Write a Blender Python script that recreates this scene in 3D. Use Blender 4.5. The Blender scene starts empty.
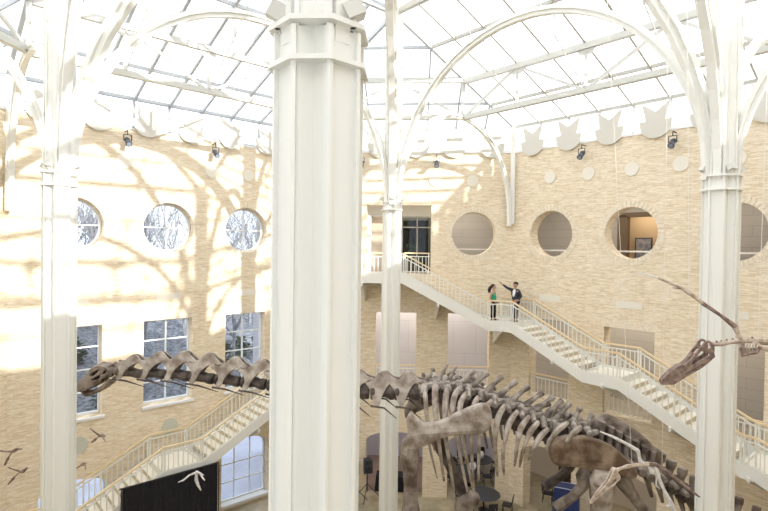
import bpy, bmesh, math, random
from mathutils import Vector, Matrix
sc = bpy.context.scene
COL = sc.collection
PI = math.pi
Q = math.sqrt(.5)
A = 13.4                                   # apothem of the octagonal hall
E8 = A * math.tan(PI / 8)                  # half side
ZG, ZM, ZU, ZC = .25, 5.65, 11.15, 13.12   # ground, mid and upper floors, centre of the round windows
ZP = 17.0                                  # parapet
# ------------------------------------------------------------------ camera
FPX, PITCH, ROLL, YAW = 518.776, .0152, .0136, -.0578
CAM = Vector((.837, -11.85, 12.4))
cy, sy = math.cos(YAW), math.sin(YAW)
cp, sp = math.cos(PITCH), math.sin(PITCH)
M3 = Matrix(((1, 0, 0), (0, cp, -sp), (0, sp, cp))) @ Matrix(((cy, -sy, 0), (sy, cy, 0), (0, 0, 1)))
r_, f_, u_ = M3[0].copy(), M3[1].copy(), M3[2].copy()
cr, sr = math.cos(ROLL), math.sin(ROLL)
right = cr * r_ + sr * u_
up = -sr * r_ + cr * u_
cam_data = bpy.data.cameras.new('camera')
cam = bpy.data.objects.new('camera', cam_data)
COL.objects.link(cam)
mw = Matrix.Identity(4)
for i in range(3):
    mw[i][0], mw[i][1], mw[i][2], mw[i][3] = right[i], up[i], -f_[i], CAM[i]
cam.matrix_world = mw
cam_data.sensor_width = 36
cam_data.lens = FPX / 768 * 36
cam_data.clip_end = 500
sc.camera = cam
# ------------------------------------------------------------------ light
SUN_DIR = Vector((-1, .65, -.40)).normalized()
SUN_E, SKY_E, EXPO = 7.0, 2.0, .42
wd = bpy.data.worlds.new('world'); sc.world = wd; wd.use_nodes = True
nt = wd.node_tree; nt.nodes.clear()
wo = nt.nodes.new('ShaderNodeOutputWorld'); bg = nt.nodes.new('ShaderNodeBackground')
tc = nt.nodes.new('ShaderNodeTexCoord'); dp = nt.nodes.new('ShaderNodeVectorMath'); dp.operation = 'DOT_PRODUCT'
dp.inputs[1].default_value = (-SUN_DIR.x, -SUN_DIR.y, -SUN_DIR.z)
rp = nt.nodes.new('ShaderNodeValToRGB')
rp.color_ramp.elements[0].position = .0; rp.color_ramp.elements[0].color = (.90, .945, 1, 1)
rp.color_ramp.elements[1].position = 1; rp.color_ramp.elements[1].color = (1, .98, .94, 1)
ma = nt.nodes.new('ShaderNodeMath'); ma.operation = 'MULTIPLY_ADD'; ma.inputs[1].default_value = .5; ma.inputs[2].default_value = .5
nt.links.new(tc.outputs['Generated'], dp.inputs[0]); nt.links.new(dp.outputs['Value'], ma.inputs[0])
nt.links.new(ma.outputs[0], rp.inputs[0]); nt.links.new(rp.outputs[0], bg.inputs['Color'])
bg.inputs['Strength'].default_value = SKY_E
nt.links.new(bg.outputs[0], wo.inputs['Surface'])
sd = bpy.data.lights.new('sun', 'SUN'); sd.energy = SUN_E; sd.angle = math.radians(.8); sd.color = (1, .95, .86)
so = bpy.data.objects.new('sun', sd); COL.objects.link(so)
so.rotation_euler = SUN_DIR.to_track_quat('-Z', 'Y').to_euler(); so.location = (30, -15, 30)
vs = sc.view_settings
vs.view_transform = 'Standard'; vs.look = 'None'; vs.gamma = 1; vs.use_curve_mapping = False; vs.exposure = EXPO

# ------------------------------------------------------------------ materials
MATS = {}
def mat(name, col, rough=.6, metal=0, var=0, scale=6, col2=None, spec=.4, bump=0, emit=0):
    if name in MATS: return MATS[name]
    m = bpy.data.materials.new(name); m.use_nodes = True
    n = m.node_tree; b = n.nodes['Principled BSDF']
    b.inputs['Roughness'].default_value = rough; b.inputs['Metallic'].default_value = metal
    b.inputs['Specular IOR Level'].default_value = spec
    b.inputs['Base Color'].default_value = (*col, 1)
    if emit:
        b.inputs['Emission Color'].default_value = (*col, 1); b.inputs['Emission Strength'].default_value = emit
    if var or col2:
        t = n.nodes.new('ShaderNodeTexCoord'); z = n.nodes.new('ShaderNodeTexNoise')
        z.inputs['Scale'].default_value = scale; z.inputs['Detail'].default_value = 6
        r = n.nodes.new('ShaderNodeValToRGB')
        c2 = col2 or tuple(c * (1 - var) for c in col)
        r.color_ramp.elements[0].position = .36; r.color_ramp.elements[0].color = (*c2, 1)
        r.color_ramp.elements[1].position = .62; r.color_ramp.elements[1].color = (*col, 1)
        n.links.new(t.outputs['Object'], z.inputs['Vector']); n.links.new(z.outputs['Fac'], r.inputs[0])
        n.links.new(r.outputs[0], b.inputs['Base Color'])
        if bump:
            bp = n.nodes.new('ShaderNodeBump'); bp.inputs['Strength'].default_value = bump; bp.inputs['Distance'].default_value = .03
            n.links.new(z.outputs['Fac'], bp.inputs['Height']); n.links.new(bp.outputs[0], b.inputs['Normal'])
    MATS[name] = m
    return m
def brick_mat(name, c1, c2, mortar, bw=.40, bh=.068, msize=.007, stain=.25, floor=False):
    m = bpy.data.materials.new(name); m.use_nodes = True; MATS[name] = m
    n = m.node_tree; b = n.nodes['Principled BSDF']; b.inputs['Roughness'].default_value = .3 if floor else .85
    b.inputs['Specular IOR Level'].default_value = .4 if floor else .15
    t = n.nodes.new('ShaderNodeTexCoord'); s = n.nodes.new('ShaderNodeSeparateXYZ'); c = n.nodes.new('ShaderNodeCombineXYZ')
    ad = n.nodes.new('ShaderNodeMath'); ad.operation = 'ADD'
    n.links.new(t.outputs['Object'], s.inputs[0])
    n.links.new(s.outputs['X'], ad.inputs[0])
    if not floor: n.links.new(s.outputs['Z'], ad.inputs[1])
    else: ad.inputs[1].default_value = 0
    n.links.new(ad.outputs[0], c.inputs['X']); n.links.new(s.outputs['Y'], c.inputs['Y'])
    k = n.nodes.new('ShaderNodeTexBrick'); k.inputs['Scale'].default_value = 1
    k.inputs['Brick Width'].default_value = bw; k.inputs['Row Height'].default_value = bh
    k.inputs['Mortar Size'].default_value = msize; k.inputs['Mortar Smooth'].default_value = .2
    k.inputs['Color1'].default_value = (*c1, 1); k.inputs['Color2'].default_value = (*c2, 1); k.inputs['Mortar'].default_value = (*mortar, 1)
    n.links.new(c.outputs[0], k.inputs['Vector'])
    # streaky tone per course
    mp = n.nodes.new('ShaderNodeMapping'); mp.inputs['Scale'].default_value = (3.2, 30, 1) if not floor else (.9, .9, 1)
    z = n.nodes.new('ShaderNodeTexNoise'); z.inputs['Scale'].default_value = 1; z.inputs['Detail'].default_value = 5; z.inputs['Roughness'].default_value = .7
    n.links.new(c.outputs[0], mp.inputs[0]); n.links.new(mp.outputs[0], z.inputs['Vector'])
    r = n.nodes.new('ShaderNodeValToRGB'); r.color_ramp.elements[0].position = .35; r.color_ramp.elements[1].position = .6
    r.color_ramp.elements[0].color = (1 - stain, 1 - stain * 1.15, 1 - stain * 1.5, 1); r.color_ramp.elements[1].color = (1, 1, 1, 1)
    n.links.new(z.outputs['Fac'], r.inputs[0])
    mx = n.nodes.new('ShaderNodeMix'); mx.data_type = 'RGBA'; mx.blend_type = 'MULTIPLY'; mx.inputs[0].default_value = 1
    n.links.new(k.outputs['Color'], mx.inputs[6]); n.links.new(r.outputs[0], mx.inputs[7])
    n.links.new(mx.outputs[2], b.inputs['Base Color'])
    return m
def glass_mat(name, tint=(1, 1, 1), refl=.08):
    m = bpy.data.materials.new(name); m.use_nodes = True; MATS[name] = m
    n = m.node_tree; n.nodes.clear()
    o = n.nodes.new('ShaderNodeOutputMaterial'); t = n.nodes.new('ShaderNodeBsdfTransparent'); g = n.nodes.new('ShaderNodeBsdfGlossy')
    t.inputs[0].default_value = (*tint, 1); g.inputs['Roughness'].default_value = .03; x = n.nodes.new('ShaderNodeMixShader'); x.inputs[0].default_value = refl
    n.links.new(t.outputs[0], x.inputs[1]); n.links.new(g.outputs[0], x.inputs[2]); n.links.new(x.outputs[0], o.inputs[0])
    return m
BRICK = brick_mat('cream_brick', (.90, .81, .67), (.77, .65, .48), (.90, .82, .70), stain=.28)
STONE = brick_mat('floor_stone', (.50, .43, .31), (.36, .33, .24), (.44, .40, .31), bw=.9, bh=.6, msize=.008, stain=.35, floor=True)
PANEL = brick_mat('taupe_panel', (.52, .49, .45), (.50, .47, .44), (.40, .38, .35), bw=3.4, bh=.42, msize=.012, stain=.04)
PANELB = brick_mat('lavender_panel', (.62, .62, .68), (.60, .60, .67), (.50, .50, .56), bw=1.2, bh=1.7, msize=.012, stain=.04)  # bluish cast of the outdoor light put into the panel colour
GLASS = glass_mat('clear_glass', (.86, .91, .97), .05)
GLASSR = glass_mat('roof_glass', (.97, .98, 1), .03)
WHITE = mat('white_paint', (.80, .80, .755), .45)
TRUSSW = mat('truss_paint', (.60, .60, .56), .5)
BARP = mat('pale_glazing_bar', (.46, .45, .41), .5)
CREAM = mat('cream_paint', (.80, .79, .73), .5)
WFRAME = mat('window_white', (.80, .81, .82), .5)
GFRAME = mat('grey_glazing_bar', (.50, .53, .56), .5)
SOLDIER = mat('pale_brick', (.84, .75, .60), .85, var=.18, scale=9)
DISC = mat('pale_stone_disc', (.78, .74, .65), .7)
CROWN = mat('off_white_board', (.62, .60, .54), .6)
WOOD = mat('blond_wood_rail', (.80, .65, .42), .4)
RISER = mat('stair_riser', (.60, .53, .40), .7)
TREAD = mat('stair_tread', (.86, .83, .74), .6)
BONE = mat('fossil_bone', (.28, .235, .20), .6, col2=(.085, .06, .045), scale=3.2, bump=.5)  # mottled bone, its dark tone deepened to stand in for shaded undersides
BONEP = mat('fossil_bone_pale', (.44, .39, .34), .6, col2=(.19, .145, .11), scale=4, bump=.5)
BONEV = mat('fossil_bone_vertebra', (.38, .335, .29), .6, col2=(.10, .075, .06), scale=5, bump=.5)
BONED = mat('fossil_bone_dark', (.12, .095, .08), .65, col2=(.04, .03, .027), scale=4, bump=.5)  # darkened so the colour itself carries shade among the bones
BONEI = mat('fossil_bone_ilium', (.30, .225, .16), .30, col2=(.09, .055, .035), scale=2.6, bump=.3)
PBONE = mat('pterosaur_bone', (.30, .22, .18), .6, col2=(.14, .09, .075), scale=12)
PPALE = mat('pterosaur_bone_pale', (.58, .50, .42), .6, col2=(.36, .27, .2), scale=12)
PWHITE = mat('pterosaur_bone_white', (.72, .70, .68), .6, var=.25, scale=14)
BLACK = mat('black_plastic', (.02, .02, .022), .5)
CLOTHK = mat('black_cloth', (.012, .012, .016), .9, var=.3)
STEEL = mat('dull_steel', (.25, .26, .28), .4, metal=.8)
CABLE = mat('steel_cable', (.75, .72, .66), .5)

# ------------------------------------------------------------------ mesh helpers
class MB:
    def __init__(s): s.v = []; s.f = []
    def add(s, vs_, fs): 
        n = len(s.v); s.v += [Vector(p) for p in vs_]; s.f += [tuple(i + n for i in f) for f in fs]; return s
    def box(s, a, b):
        x0, y0, z0 = a; x1, y1, z1 = b
        return s.add([(x0, y0, z0), (x1, y0, z0), (x1, y1, z0), (x0, y1, z0), (x0, y0, z1), (x1, y0, z1), (x1, y1, z1), (x0, y1, z1)],
                     [(3, 2, 1, 0), (4, 5, 6, 7), (0, 1, 5, 4), (1, 2, 6, 5), (2, 3, 7, 6), (3, 0, 4, 7)])
    def obox(s, c, ax, ay, az):
        c = Vector(c); v = [c + i * ax + j * ay + k * az for k in (-1, 1) for i, j in ((-1, -1), (1, -1), (1, 1), (-1, 1))]
        return s.add(v, [(3, 2, 1, 0), (4, 5, 6, 7), (0, 1, 5, 4), (1, 2, 6, 5), (2, 3, 7, 6), (3, 0, 4, 7)])
    def bar(s, p, q, w, h=None, upv=(0, 0, 1)):
        h = h or w; p = Vector(p); q = Vector(q); d = (q - p); u = Vector(upv)
        if d.cross(u).length < 1e-4 * d.length: u = Vector((0, 1, 0))
        x = d.cross(u).normalized(); z = x.cross(d).normalized()
        return s.obox((p + q) / 2, d / 2, x * w / 2, z * h / 2)
    def sweep(s, pts, w, h, nrm):
        """rectangular section swept along pts lying in a plane of normal nrm (w along nrm, h in plane)"""
        nrm = Vector(nrm).normalized(); P = [Vector(p) for p in pts]; V = []; n = len(P)
        for i in range(n):
            d = (P[min(i + 1, n - 1)] - P[max(i - 1, 0)]).normalized(); o = nrm.cross(d).normalized()
            hh = h[i] if isinstance(h, (list, tuple)) else h
            V += [P[i] + nrm * w / 2 + o * hh / 2, P[i] - nrm * w / 2 + o * hh / 2, P[i] - nrm * w / 2 - o * hh / 2, P[i] + nrm * w / 2 - o * hh / 2]
        F = [(0, 1, 2, 3), tuple(4 * (n - 1) + k for k in (3, 2, 1, 0))]
        for i in range(n - 1):
            for k in range(4): F.append((4 * i + k, 4 * i + 4 + k, 4 * i + 4 + (k + 1) % 4, 4 * i + (k + 1) % 4))
        return s.add(V, F)
    def tube(s, pts, rad, n=6, flat=None):
        P = [Vector(p) for p in pts]; m = len(P); V = []
        if not isinstance(rad, (list, tuple)): rad = [rad] * m
        ref = None
        for i in range(m):
            d = (P[min(i + 1, m - 1)] - P[max(i - 1, 0)]).normalized()
            if ref is None:
                ref = Vector((0, 1, 0)) if abs(d.y) < .9 else Vector((1, 0, 0))
            x = (ref - d * ref.dot(d)).normalized(); ref = x; y = d.cross(x)
            fl = flat or 1
            for k in range(n):
                a = 2 * PI * k / n
                V.append(P[i] + rad[i] * (x * math.cos(a) * fl + y * math.sin(a)))
        F = [tuple(range(n))[::-1], tuple(range((m - 1) * n, m * n))]
        for i in range(m - 1):
            for k in range(n): F.append((i * n + k, i * n + (k + 1) % n, i * n + n + (k + 1) % n, i * n + n + k))
        return s.add(V, F)
    def ell(s, c, r, nu=10, nv=6, rot=None):
        c = Vector(c); V = []; R = rot or Matrix.Identity(3)
        for j in range(1, nv):
            th = PI * j / nv
            for i in range(nu):
                ph = 2 * PI * i / nu
                V.append(c + R @ Vector((r[0] * math.sin(th) * math.cos(ph), r[1] * math.sin(th) * math.sin(ph), r[2] * math.cos(th))))
        V += [c + R @ Vector((0, 0, r[2])), c + R @ Vector((0, 0, -r[2]))]; F = []
        for j in range(nv - 2):
            for i in range(nu): F.append((j * nu + i, (j + 1) * nu + i, (j + 1) * nu + (i + 1) % nu, j * nu + (i + 1) % nu))
        a = len(V) - 2
        for i in range(nu):
            F.append((a, i, (i + 1) % nu)); F.append((a + 1, (nv - 2) * nu + (i + 1) % nu, (nv - 2) * nu + i))
        return s.add(V, F)
    def prism(s, poly, z0, z1):
        n = len(poly)
        return s.add([(x, y, z0) for x, y in poly] + [(x, y, z1) for x, y in poly],
                     [tuple(range(n))[::-1], tuple(range(n, 2 * n))] + [(i, (i + 1) % n, n + (i + 1) % n, n + i) for i in range(n)])
    def lathe(s, c, prof, n=16):
        V = []; c = Vector(c)
        for r, z in prof:
            for k in range(n): V.append(c + Vector((r * math.cos(2 * PI * k / n), r * math.sin(2 * PI * k / n), z)))
        m = len(prof); F = [tuple(range(n))[::-1], tuple(range((m - 1) * n, m * n))]
        for i in range(m - 1):
            for k in range(n): F.append((i * n + k, i * n + (k + 1) % n, i * n + n + (k + 1) % n, i * n + n + k))
        return s.add(V, F)
    def plate(s, outer, holes, z0, z1, fn, bevel=0, res=1):
        """filled outline with holes, extruded z0..z1 in local coordinates, mapped by fn(x,y,z)"""
        cu = bpy.data.curves.new('tmp', 'CURVE'); cu.dimensions = '2D'; cu.fill_mode = 'BOTH'
        cu.extrude = (z1 - z0) / 2 - bevel; cu.bevel_depth = bevel; cu.bevel_resolution = res
        if bevel: cu.offset = -bevel
        for lp in [outer] + list(holes):
            sp_ = cu.splines.new('POLY'); sp_.points.add(len(lp) - 1); sp_.use_cyclic_u = True
            for p, c in zip(sp_.points, lp): p.co = (c[0], c[1], 0, 1)
        ob = bpy.data.objects.new('tmp', cu)
        me = bpy.data.meshes.new_from_object(ob)
        zm = (z0 + z1) / 2
        bm = bmesh.new(); bm.from_mesh(me); bmesh.ops.remove_doubles(bm, verts=bm.verts, dist=1e-4)
        bm.verts.index_update()
        s.add([fn(v.co.x, v.co.y, v.co.z + zm) for v in bm.verts], [tuple(v.index for v in f.verts) for f in bm.faces])
        bm.free(); bpy.data.objects.remove(ob); bpy.data.curves.remove(cu); bpy.data.meshes.remove(me)
        return s
    def build(s, name, m, parent=None, smooth=False, org=None, xf=None):
        me = bpy.data.meshes.new(name)
        if parent is not None and org is None: o0 = parent.get('_org') and Vector(parent['_org']) or Vector((0, 0, 0))
        elif org is not None: o0 = Vector(org)
        else:
            xs = [v.x for v in s.v]; ys = [v.y for v in s.v]; zs = [v.z for v in s.v]
            o0 = Vector(((min(xs) + max(xs)) / 2, (min(ys) + max(ys)) / 2, min(zs)))
        me.from_pydata([tuple(v - o0) for v in s.v], [], s.f)
        bm = bmesh.new(); bm.from_mesh(me); bmesh.ops.recalc_face_normals(bm, faces=bm.faces); bm.to_mesh(me); bm.free()
        me.materials.append(m)
        if smooth:
            for p in me.polygons: p.use_smooth = True
        ob = bpy.data.objects.new(name, me); COL.objects.link(ob)
        if parent is not None: ob.parent = parent; ob['_org'] = tuple(o0)
        else: ob.location = o0
        return ob
def tag(o, label=None, cat=None, group=None, kind=None):
    if label: o['label'] = label
    if cat: o['category'] = cat
    if group: o['group'] = group
    if kind: o['kind'] = kind
    return o
def thing(name, label, cat, loc=(0, 0, 0), group=None, kind=None):
    o = bpy.data.objects.new(name, None); COL.objects.link(o); o.location = loc; o.empty_display_size = .1
    o['_org'] = tuple(loc)
    return tag(o, label, cat, group, kind)
def struct(o, label=None): return tag(o, label, None, None, 'structure')
def copy_tree(root, loc, rz=0, label=None):
    r = root.copy(); COL.objects.link(r); r.location = loc; r.rotation_euler = (0, 0, rz)
    if label: r['label'] = label
    for ch in root.children:
        c = ch.copy(); COL.objects.link(c); c.parent = r
        for g in ch.children:
            d = g.copy(); COL.objects.link(d); d.parent = c
    return r
def W(w, t, off, z):
    a = w * PI / 4
    return Vector((math.sin(a) * (A - off) + math.cos(a) * t, math.cos(a) * (A - off) - math.sin(a) * t, z))
def wdir(w): a = w * PI / 4; return Vector((math.cos(a), -math.sin(a), 0))
def wnrm(w): a = w * PI / 4; return Vector((-math.sin(a), -math.cos(a), 0))     # inwards
def at(px, py, Y):
    """point of the scene on the vertical plane y = Y along the sight line measured in the photograph"""
    X, Yp = px - 384, py - 255.5
    X, Yp = cr * X + sr * Yp, -sr * X + cr * Yp
    d = r_ * (X / FPX) + f_ - u_ * (Yp / FPX)
    return CAM + d * ((Y - CAM.y) / d.y)
def atz(px, py, Z):
    p = at(px, py, 50); d = p - CAM
    return CAM + d * ((Z - CAM.z) / d.z)
def circle(cx, cz, r, n=40): return [(cx + r * math.cos(2 * PI * k / n), cz + r * math.sin(2 * PI * k / n)) for k in range(n)]
def rect(x0, z0, x1, z1): return [(x0, z0), (x1, z0), (x1, z1), (x0, z1)]
def arch(c, hw, z0, zs, rise, n=10):
    p = [(c - hw, z0), (c + hw, z0)]
    for k in range(n + 1):
        a = PI * k / n; p.append((c + hw * math.cos(a), zs + rise * math.sin(a)))
    return p

# ------------------------------------------------------------------ hall walls
BAY = 3.53
names = {0: 'wall_middle', 1: 'wall_right', -1: 'wall_left', 2: 'wall_far_right', -2: 'wall_far_left', 3: 'wall_near_right', -3: 'wall_near_left', 4: 'wall_back'}
for w, nm in names.items():
    holes = []
    if w in (-1, 0, 1):
        for b in (-1, 0, 1):
            t = b * BAY
            if w == 0 and b == 0: holes.append(rect(-1.5, ZU, 1.65, 14.48))
            else: holes.append(circle(t * (1.045 if w == 0 else 1), ZC, 1.04))
            holes.append(rect(t - 1.0, ZM if w != -1 else 5.72, t + 1.0, 9.25))
            if w == 0: c, hw = (0, 1.4) if b == 0 else (3.8 * b, 1.2)
            elif w == 1: c, hw = t, 1.2
            else: c, hw = t + .05, 1.18
            holes.append(arch(c, hw, ZG - .1 if w != -1 else .45, 2.9, .5))
    if w in (4, -3): holes.append(rect(-2.1, 7.5, 2.1, 15.6))  # unseen window openings, added to let daylight in from behind the camera
    m = MB().plate(rect(-E8 - .2, 0, E8 + .2, ZP), holes, -.6, 0, lambda x, y, z: (x, y, z))
    o = m.build(nm, BRICK, org=(0, 0, 0)); struct(o)
    d, n_ = wdir(w), wnrm(w); c0 = W(w, 0, 0, 0)
    o.matrix_world = Matrix(((d.x, 0, n_.x, c0.x), (d.y, 0, n_.y, c0.y), (0, 1, 0, 0), (0, 0, 0, 1)))
# floors
oct_ = lambda a: [((a) / math.cos(PI / 8) * math.sin(PI / 8 + k * PI / 4), a / math.cos(PI / 8) * math.cos(PI / 8 + k * PI / 4)) for k in range(8)][::-1]
struct(MB().prism(oct_(13.7), 0, ZG).build('floor', STONE, org=(0, 0, 0)))
DG = 17.4      # apothem of the gallery back wall
def sector(w, a0, a1, cut=None):
    k = math.tan(PI / 8)
    return [tuple(W(w, -a0 * k, A - a0, 0)[:2]), tuple(W(w, a0 * k, A - a0, 0)[:2]), tuple(W(w, a1 * k, A - a1, 0)[:2]), tuple(W(w, -a1 * k, A - a1, 0)[:2])]
GREYC = mat('gallery_ceiling', (.62, .60, .56), .8)
GFLOOR = mat('gallery_floor', (.45, .40, .33), .5, var=.2, scale=2)
for w in (0, 1):
    for zt, th, mm, nm in ((ZG, .25, STONE, 'floor'), (ZM, .4, GFLOOR, 'floor'), (ZU, .4, GFLOOR, 'floor'), (15.2, .2, GREYC, 'ceiling')):
        struct(MB().prism(sector(w, 14.0 if zt > 1 else 13.7, 18 if zt > 1 else 18.9), zt - th, zt).build(nm, mm, org=(0, 0, 0)))
    k = math.tan(PI / 8) * 18.8
    def bw(z0, z1, mm, nm, dep=DG, hl=()):
        o = MB().plate(rect(-k - .1, z0, k + .1, z1), hl, -.2, 0, lambda x, y, z: (x, y, z)).build(nm, mm, org=(0, 0, 0)); struct(o)
        d, n_ = wdir(w), wnrm(w); c0 = W(w, 0, A - dep, 0)
        o.matrix_world = Matrix(((d.x, 0, n_.x, c0.x), (d.y, 0, n_.y, c0.y), (0, 1, 0, 0), (0, 0, 0, 1)))
    bw(ZU, 15.0, PANEL, 'wall_gallery', 16.4, [rect(-1.4, ZU + .01, 1.6, 13.9)] if w == 0 else [rect(-1.4, ZU + .01, .6, 13.95)])
    bw(ZM, ZU - .4, PANEL if w else PANELB, 'wall_gallery', 16.0)
    bw(ZG, ZM - .4, mat('warm_plaster', (.62, .55, .48), .8) if w else mat('lavender_plaster', (.55, .54, .68), .8), 'wall_gallery', 18.2 if w == 0 else 17.1)
# far end partitions of the two galleries
for w, s in ((0, -1), (1, 1)):
    p = [W(w, s * 14 * math.tan(PI / 8), -.6, 0), W(w, s * 18 * math.tan(PI / 8), -4.6, 0)]
    struct(MB().bar(p[0] + Vector((0, 0, 7.6)), p[1] + Vector((0, 0, 7.6)), .15, 15).build('wall_gallery', PANEL))
# gallery lamps (down-lights over the passages)
def area(name, loc, e, sx, sy_, rz=0, col=(1, .93, .82)):
    l = bpy.data.lights.new(name, 'AREA'); l.energy = e; l.shape = 'RECTANGLE'; l.size = sx; l.size_y = sy_; l.color = col
    o = bpy.data.objects.new(name, l); COL.objects.link(o); o.location = loc; o.rotation_euler = (0, 0, rz)
for w in (0, 1):
    for z, e in ((14.9, 110), (10.6, 170), (5.15, 65)):
        area('gallery_lamp', W(w, 0, -1.6, z), e * (1.15 if w == 0 else .75), 9.5, .5, -w * PI / 4)

# upper doorway behind the middle wall: pale left return, glazed dark door with transom
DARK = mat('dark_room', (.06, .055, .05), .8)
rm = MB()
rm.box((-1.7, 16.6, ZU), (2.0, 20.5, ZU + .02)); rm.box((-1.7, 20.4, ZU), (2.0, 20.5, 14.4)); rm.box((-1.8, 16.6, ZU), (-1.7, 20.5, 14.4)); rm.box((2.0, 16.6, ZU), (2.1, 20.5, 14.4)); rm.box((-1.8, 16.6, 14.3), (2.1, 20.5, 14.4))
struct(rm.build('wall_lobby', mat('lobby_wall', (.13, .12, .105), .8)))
dr = thing('door_1', None, None, (.9, 14.6, ZU), kind='structure')
f = MB()
for x in (.22, .98, 1.74): f.box((x - .03, 14.55, ZU), (x + .03, 14.65, 14.0))
for z in (ZU + .03, 13.45, 13.97): f.box((.22, 14.55, z - .03), (1.74, 14.65, z + .03))
f.build('door_frame', mat('bronze_frame', (.42, .40, .36), .4), dr)
MB().box((.25, 14.59, ZU + .05), (1.71, 14.61, 13.94)).build('door_glass', glass_mat('door_glass', (.5, .52, .5), .03), dr)
struct(MB().box((-1.55, 14.55, 14.0), (1.9, 14.7, 14.6)).build('trim_1', mat('transom_panel', (.70, .69, .66), .7)))
struct(MB().box((-1.62, 14.05, ZU), (-1.36, 14.7, 14.0)).build('trim_2', mat('blue_white_return', (.75, .78, .84), .7)))
struct(MB().box((-1.36, 14.75, ZU), (-.55, 14.95, 14.0)).build('trim_3', mat('tan_return', (.50, .42, .32), .7)))
pl = thing('potted_plant', 'leafy green potted plant behind the dark glass door on the upper floor', 'plant', (.75, 16.0, ZU))
MB().lathe((.75, 16.0, ZU), [(.12, 0), (.18, .35)], 12).build('pot', mat('clay_pot', (.4, .25, .15), .7), pl)
random.seed(4); lf = MB()
for k in range(60):
    a, h = random.uniform(0, 2 * PI), random.uniform(.4, 1.5); r = random.uniform(.1, .4)
    lf.ell((.75 + r * math.cos(a), 16 + r * math.sin(a), ZU + h), (.09, .05, .03), 6, 4, Matrix.Rotation(a, 3, 'Z') @ Matrix.Rotation(random.uniform(-1, 1), 3, 'Y'))
lf.build('foliage', mat('plant_leaf', (.10, .22, .05), .6), pl)
# doorway room behind the right wall's middle round opening
o = MB().box((-1.82, ZU, -3.2), (-1.38, 14.05, -2.9)).box((-1.82, 13.95, -3.2), (.6, 14.15, -2.9)).build('trim_4', mat('brown_door_frame', (.17, .12, .08), .6), org=(0, 0, 0)); struct(o)
def put_on_wall(o, w):
    d, n_ = wdir(w), wnrm(w); c0 = W(w, 0, 0, 0)
    o.matrix_world = Matrix(((d.x, 0, n_.x, c0.x), (d.y, 0, n_.y, c0.y), (0, 1, 0, 0), (0, 0, 0, 1)))
    return o
put_on_wall(o, 1)
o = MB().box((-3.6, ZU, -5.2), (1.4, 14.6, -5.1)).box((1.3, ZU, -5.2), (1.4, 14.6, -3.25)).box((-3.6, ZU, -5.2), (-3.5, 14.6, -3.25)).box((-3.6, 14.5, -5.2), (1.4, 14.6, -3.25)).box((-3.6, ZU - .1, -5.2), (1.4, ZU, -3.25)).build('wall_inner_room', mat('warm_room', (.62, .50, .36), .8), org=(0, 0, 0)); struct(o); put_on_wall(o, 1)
ps = thing('framed_poster', 'blue-grey framed poster on the wall seen through the middle round opening', 'poster', (0, 0, 0))
o = MB().box((-1.9, 12.0, -5.08), (-1.1, 13.05, -5.04)).build('frame', mat('poster_frame', (.08, .08, .1), .5), ps); o.matrix_parent_inverse = Matrix.Identity(4)
put_on_wall(ps, 1)
o = MB().box((-1.85, 12.05, -5.045), (-1.15, 13.0, -5.03)).build('print', mat('poster_print', (.22, .26, .42), .6, col2=(.5, .5, .55), scale=5), ps)
area('room_lamp', W(1, -1.0, -4.3, 14.4), 30, 2, .8, -PI / 4, (1, .8, .55))

# round openings: voussoir rings, guard bars
tn = [10]
def nx(): tn[0] += 1; return tn[0]
for w in (-1, 0, 1):
    for b in (-1, 0, 1):
        if w == 0 and b == 0: continue
        m = MB(); n = 44
        for k in range(n):
            a0, a1 = 2 * PI * k / n + .018, 2 * PI * (k + 1) / n - .018
            pts = [(r * math.cos(a), r * math.sin(a)) for r, a in ((1.045, a0), (1.30, a0), (1.30, a1), (1.045, a1))]
            m.add([W(w, b * BAY * (1.045 if w == 0 else 1) + x, o, ZC + z) for o in (0, .02) for x, z in pts], [(0, 1, 2, 3), (7, 6, 5, 4), (0, 4, 5, 1), (1, 5, 6, 2), (2, 6, 7, 3), (3, 7, 4, 0)])
        struct(m.build('trim_%d' % nx(), SOLDIER))
        where = {0: {-1: 'left', 1: 'right'}, 1: {-1: 'nearest the corner', 0: 'with the doorway behind', 1: 'beside the right column'}}
        if w >= 0:
            m = MB().bar(W(w, b * BAY - 1.3, -.9, 12.38), W(w, b * BAY + 1.3, -.9, 12.38), .07).bar(W(w, b * BAY - 1.25, -.9, ZU), W(w, b * BAY - 1.25, -.9, 12.38), .05).bar(W(w, b * BAY + 1.25, -.9, ZU), W(w, b * BAY + 1.25, -.9, 12.38), .05)
            lab = 'cream guard bar across the foot of the round opening ' + ({-1: 'left of the upper doorway', 1: 'right of the upper doorway'}[b] if w == 0 else where[1][b])
            tag(m.build('guard_bar', CREAM), lab, 'guard rail', 'bars inside the round openings')
# soldier courses above rectangular openings
for w in (-1, 0, 1):
    for b in (-1, 0, 1):
        m = MB()
        for k in range(30):
            x = b * BAY - 1.12 + k * .0747
            p = [W(w, x, -.01, 9.26), W(w, x + .062, .008, 9.56)]
            c = (p[0] + p[1]) / 2
            m.obox(c, wdir(w) * .031, wnrm(w) * .009, Vector((0, 0, .15)))
        struct(m.build('trim_%d' % nx(), SOLDIER))

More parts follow.
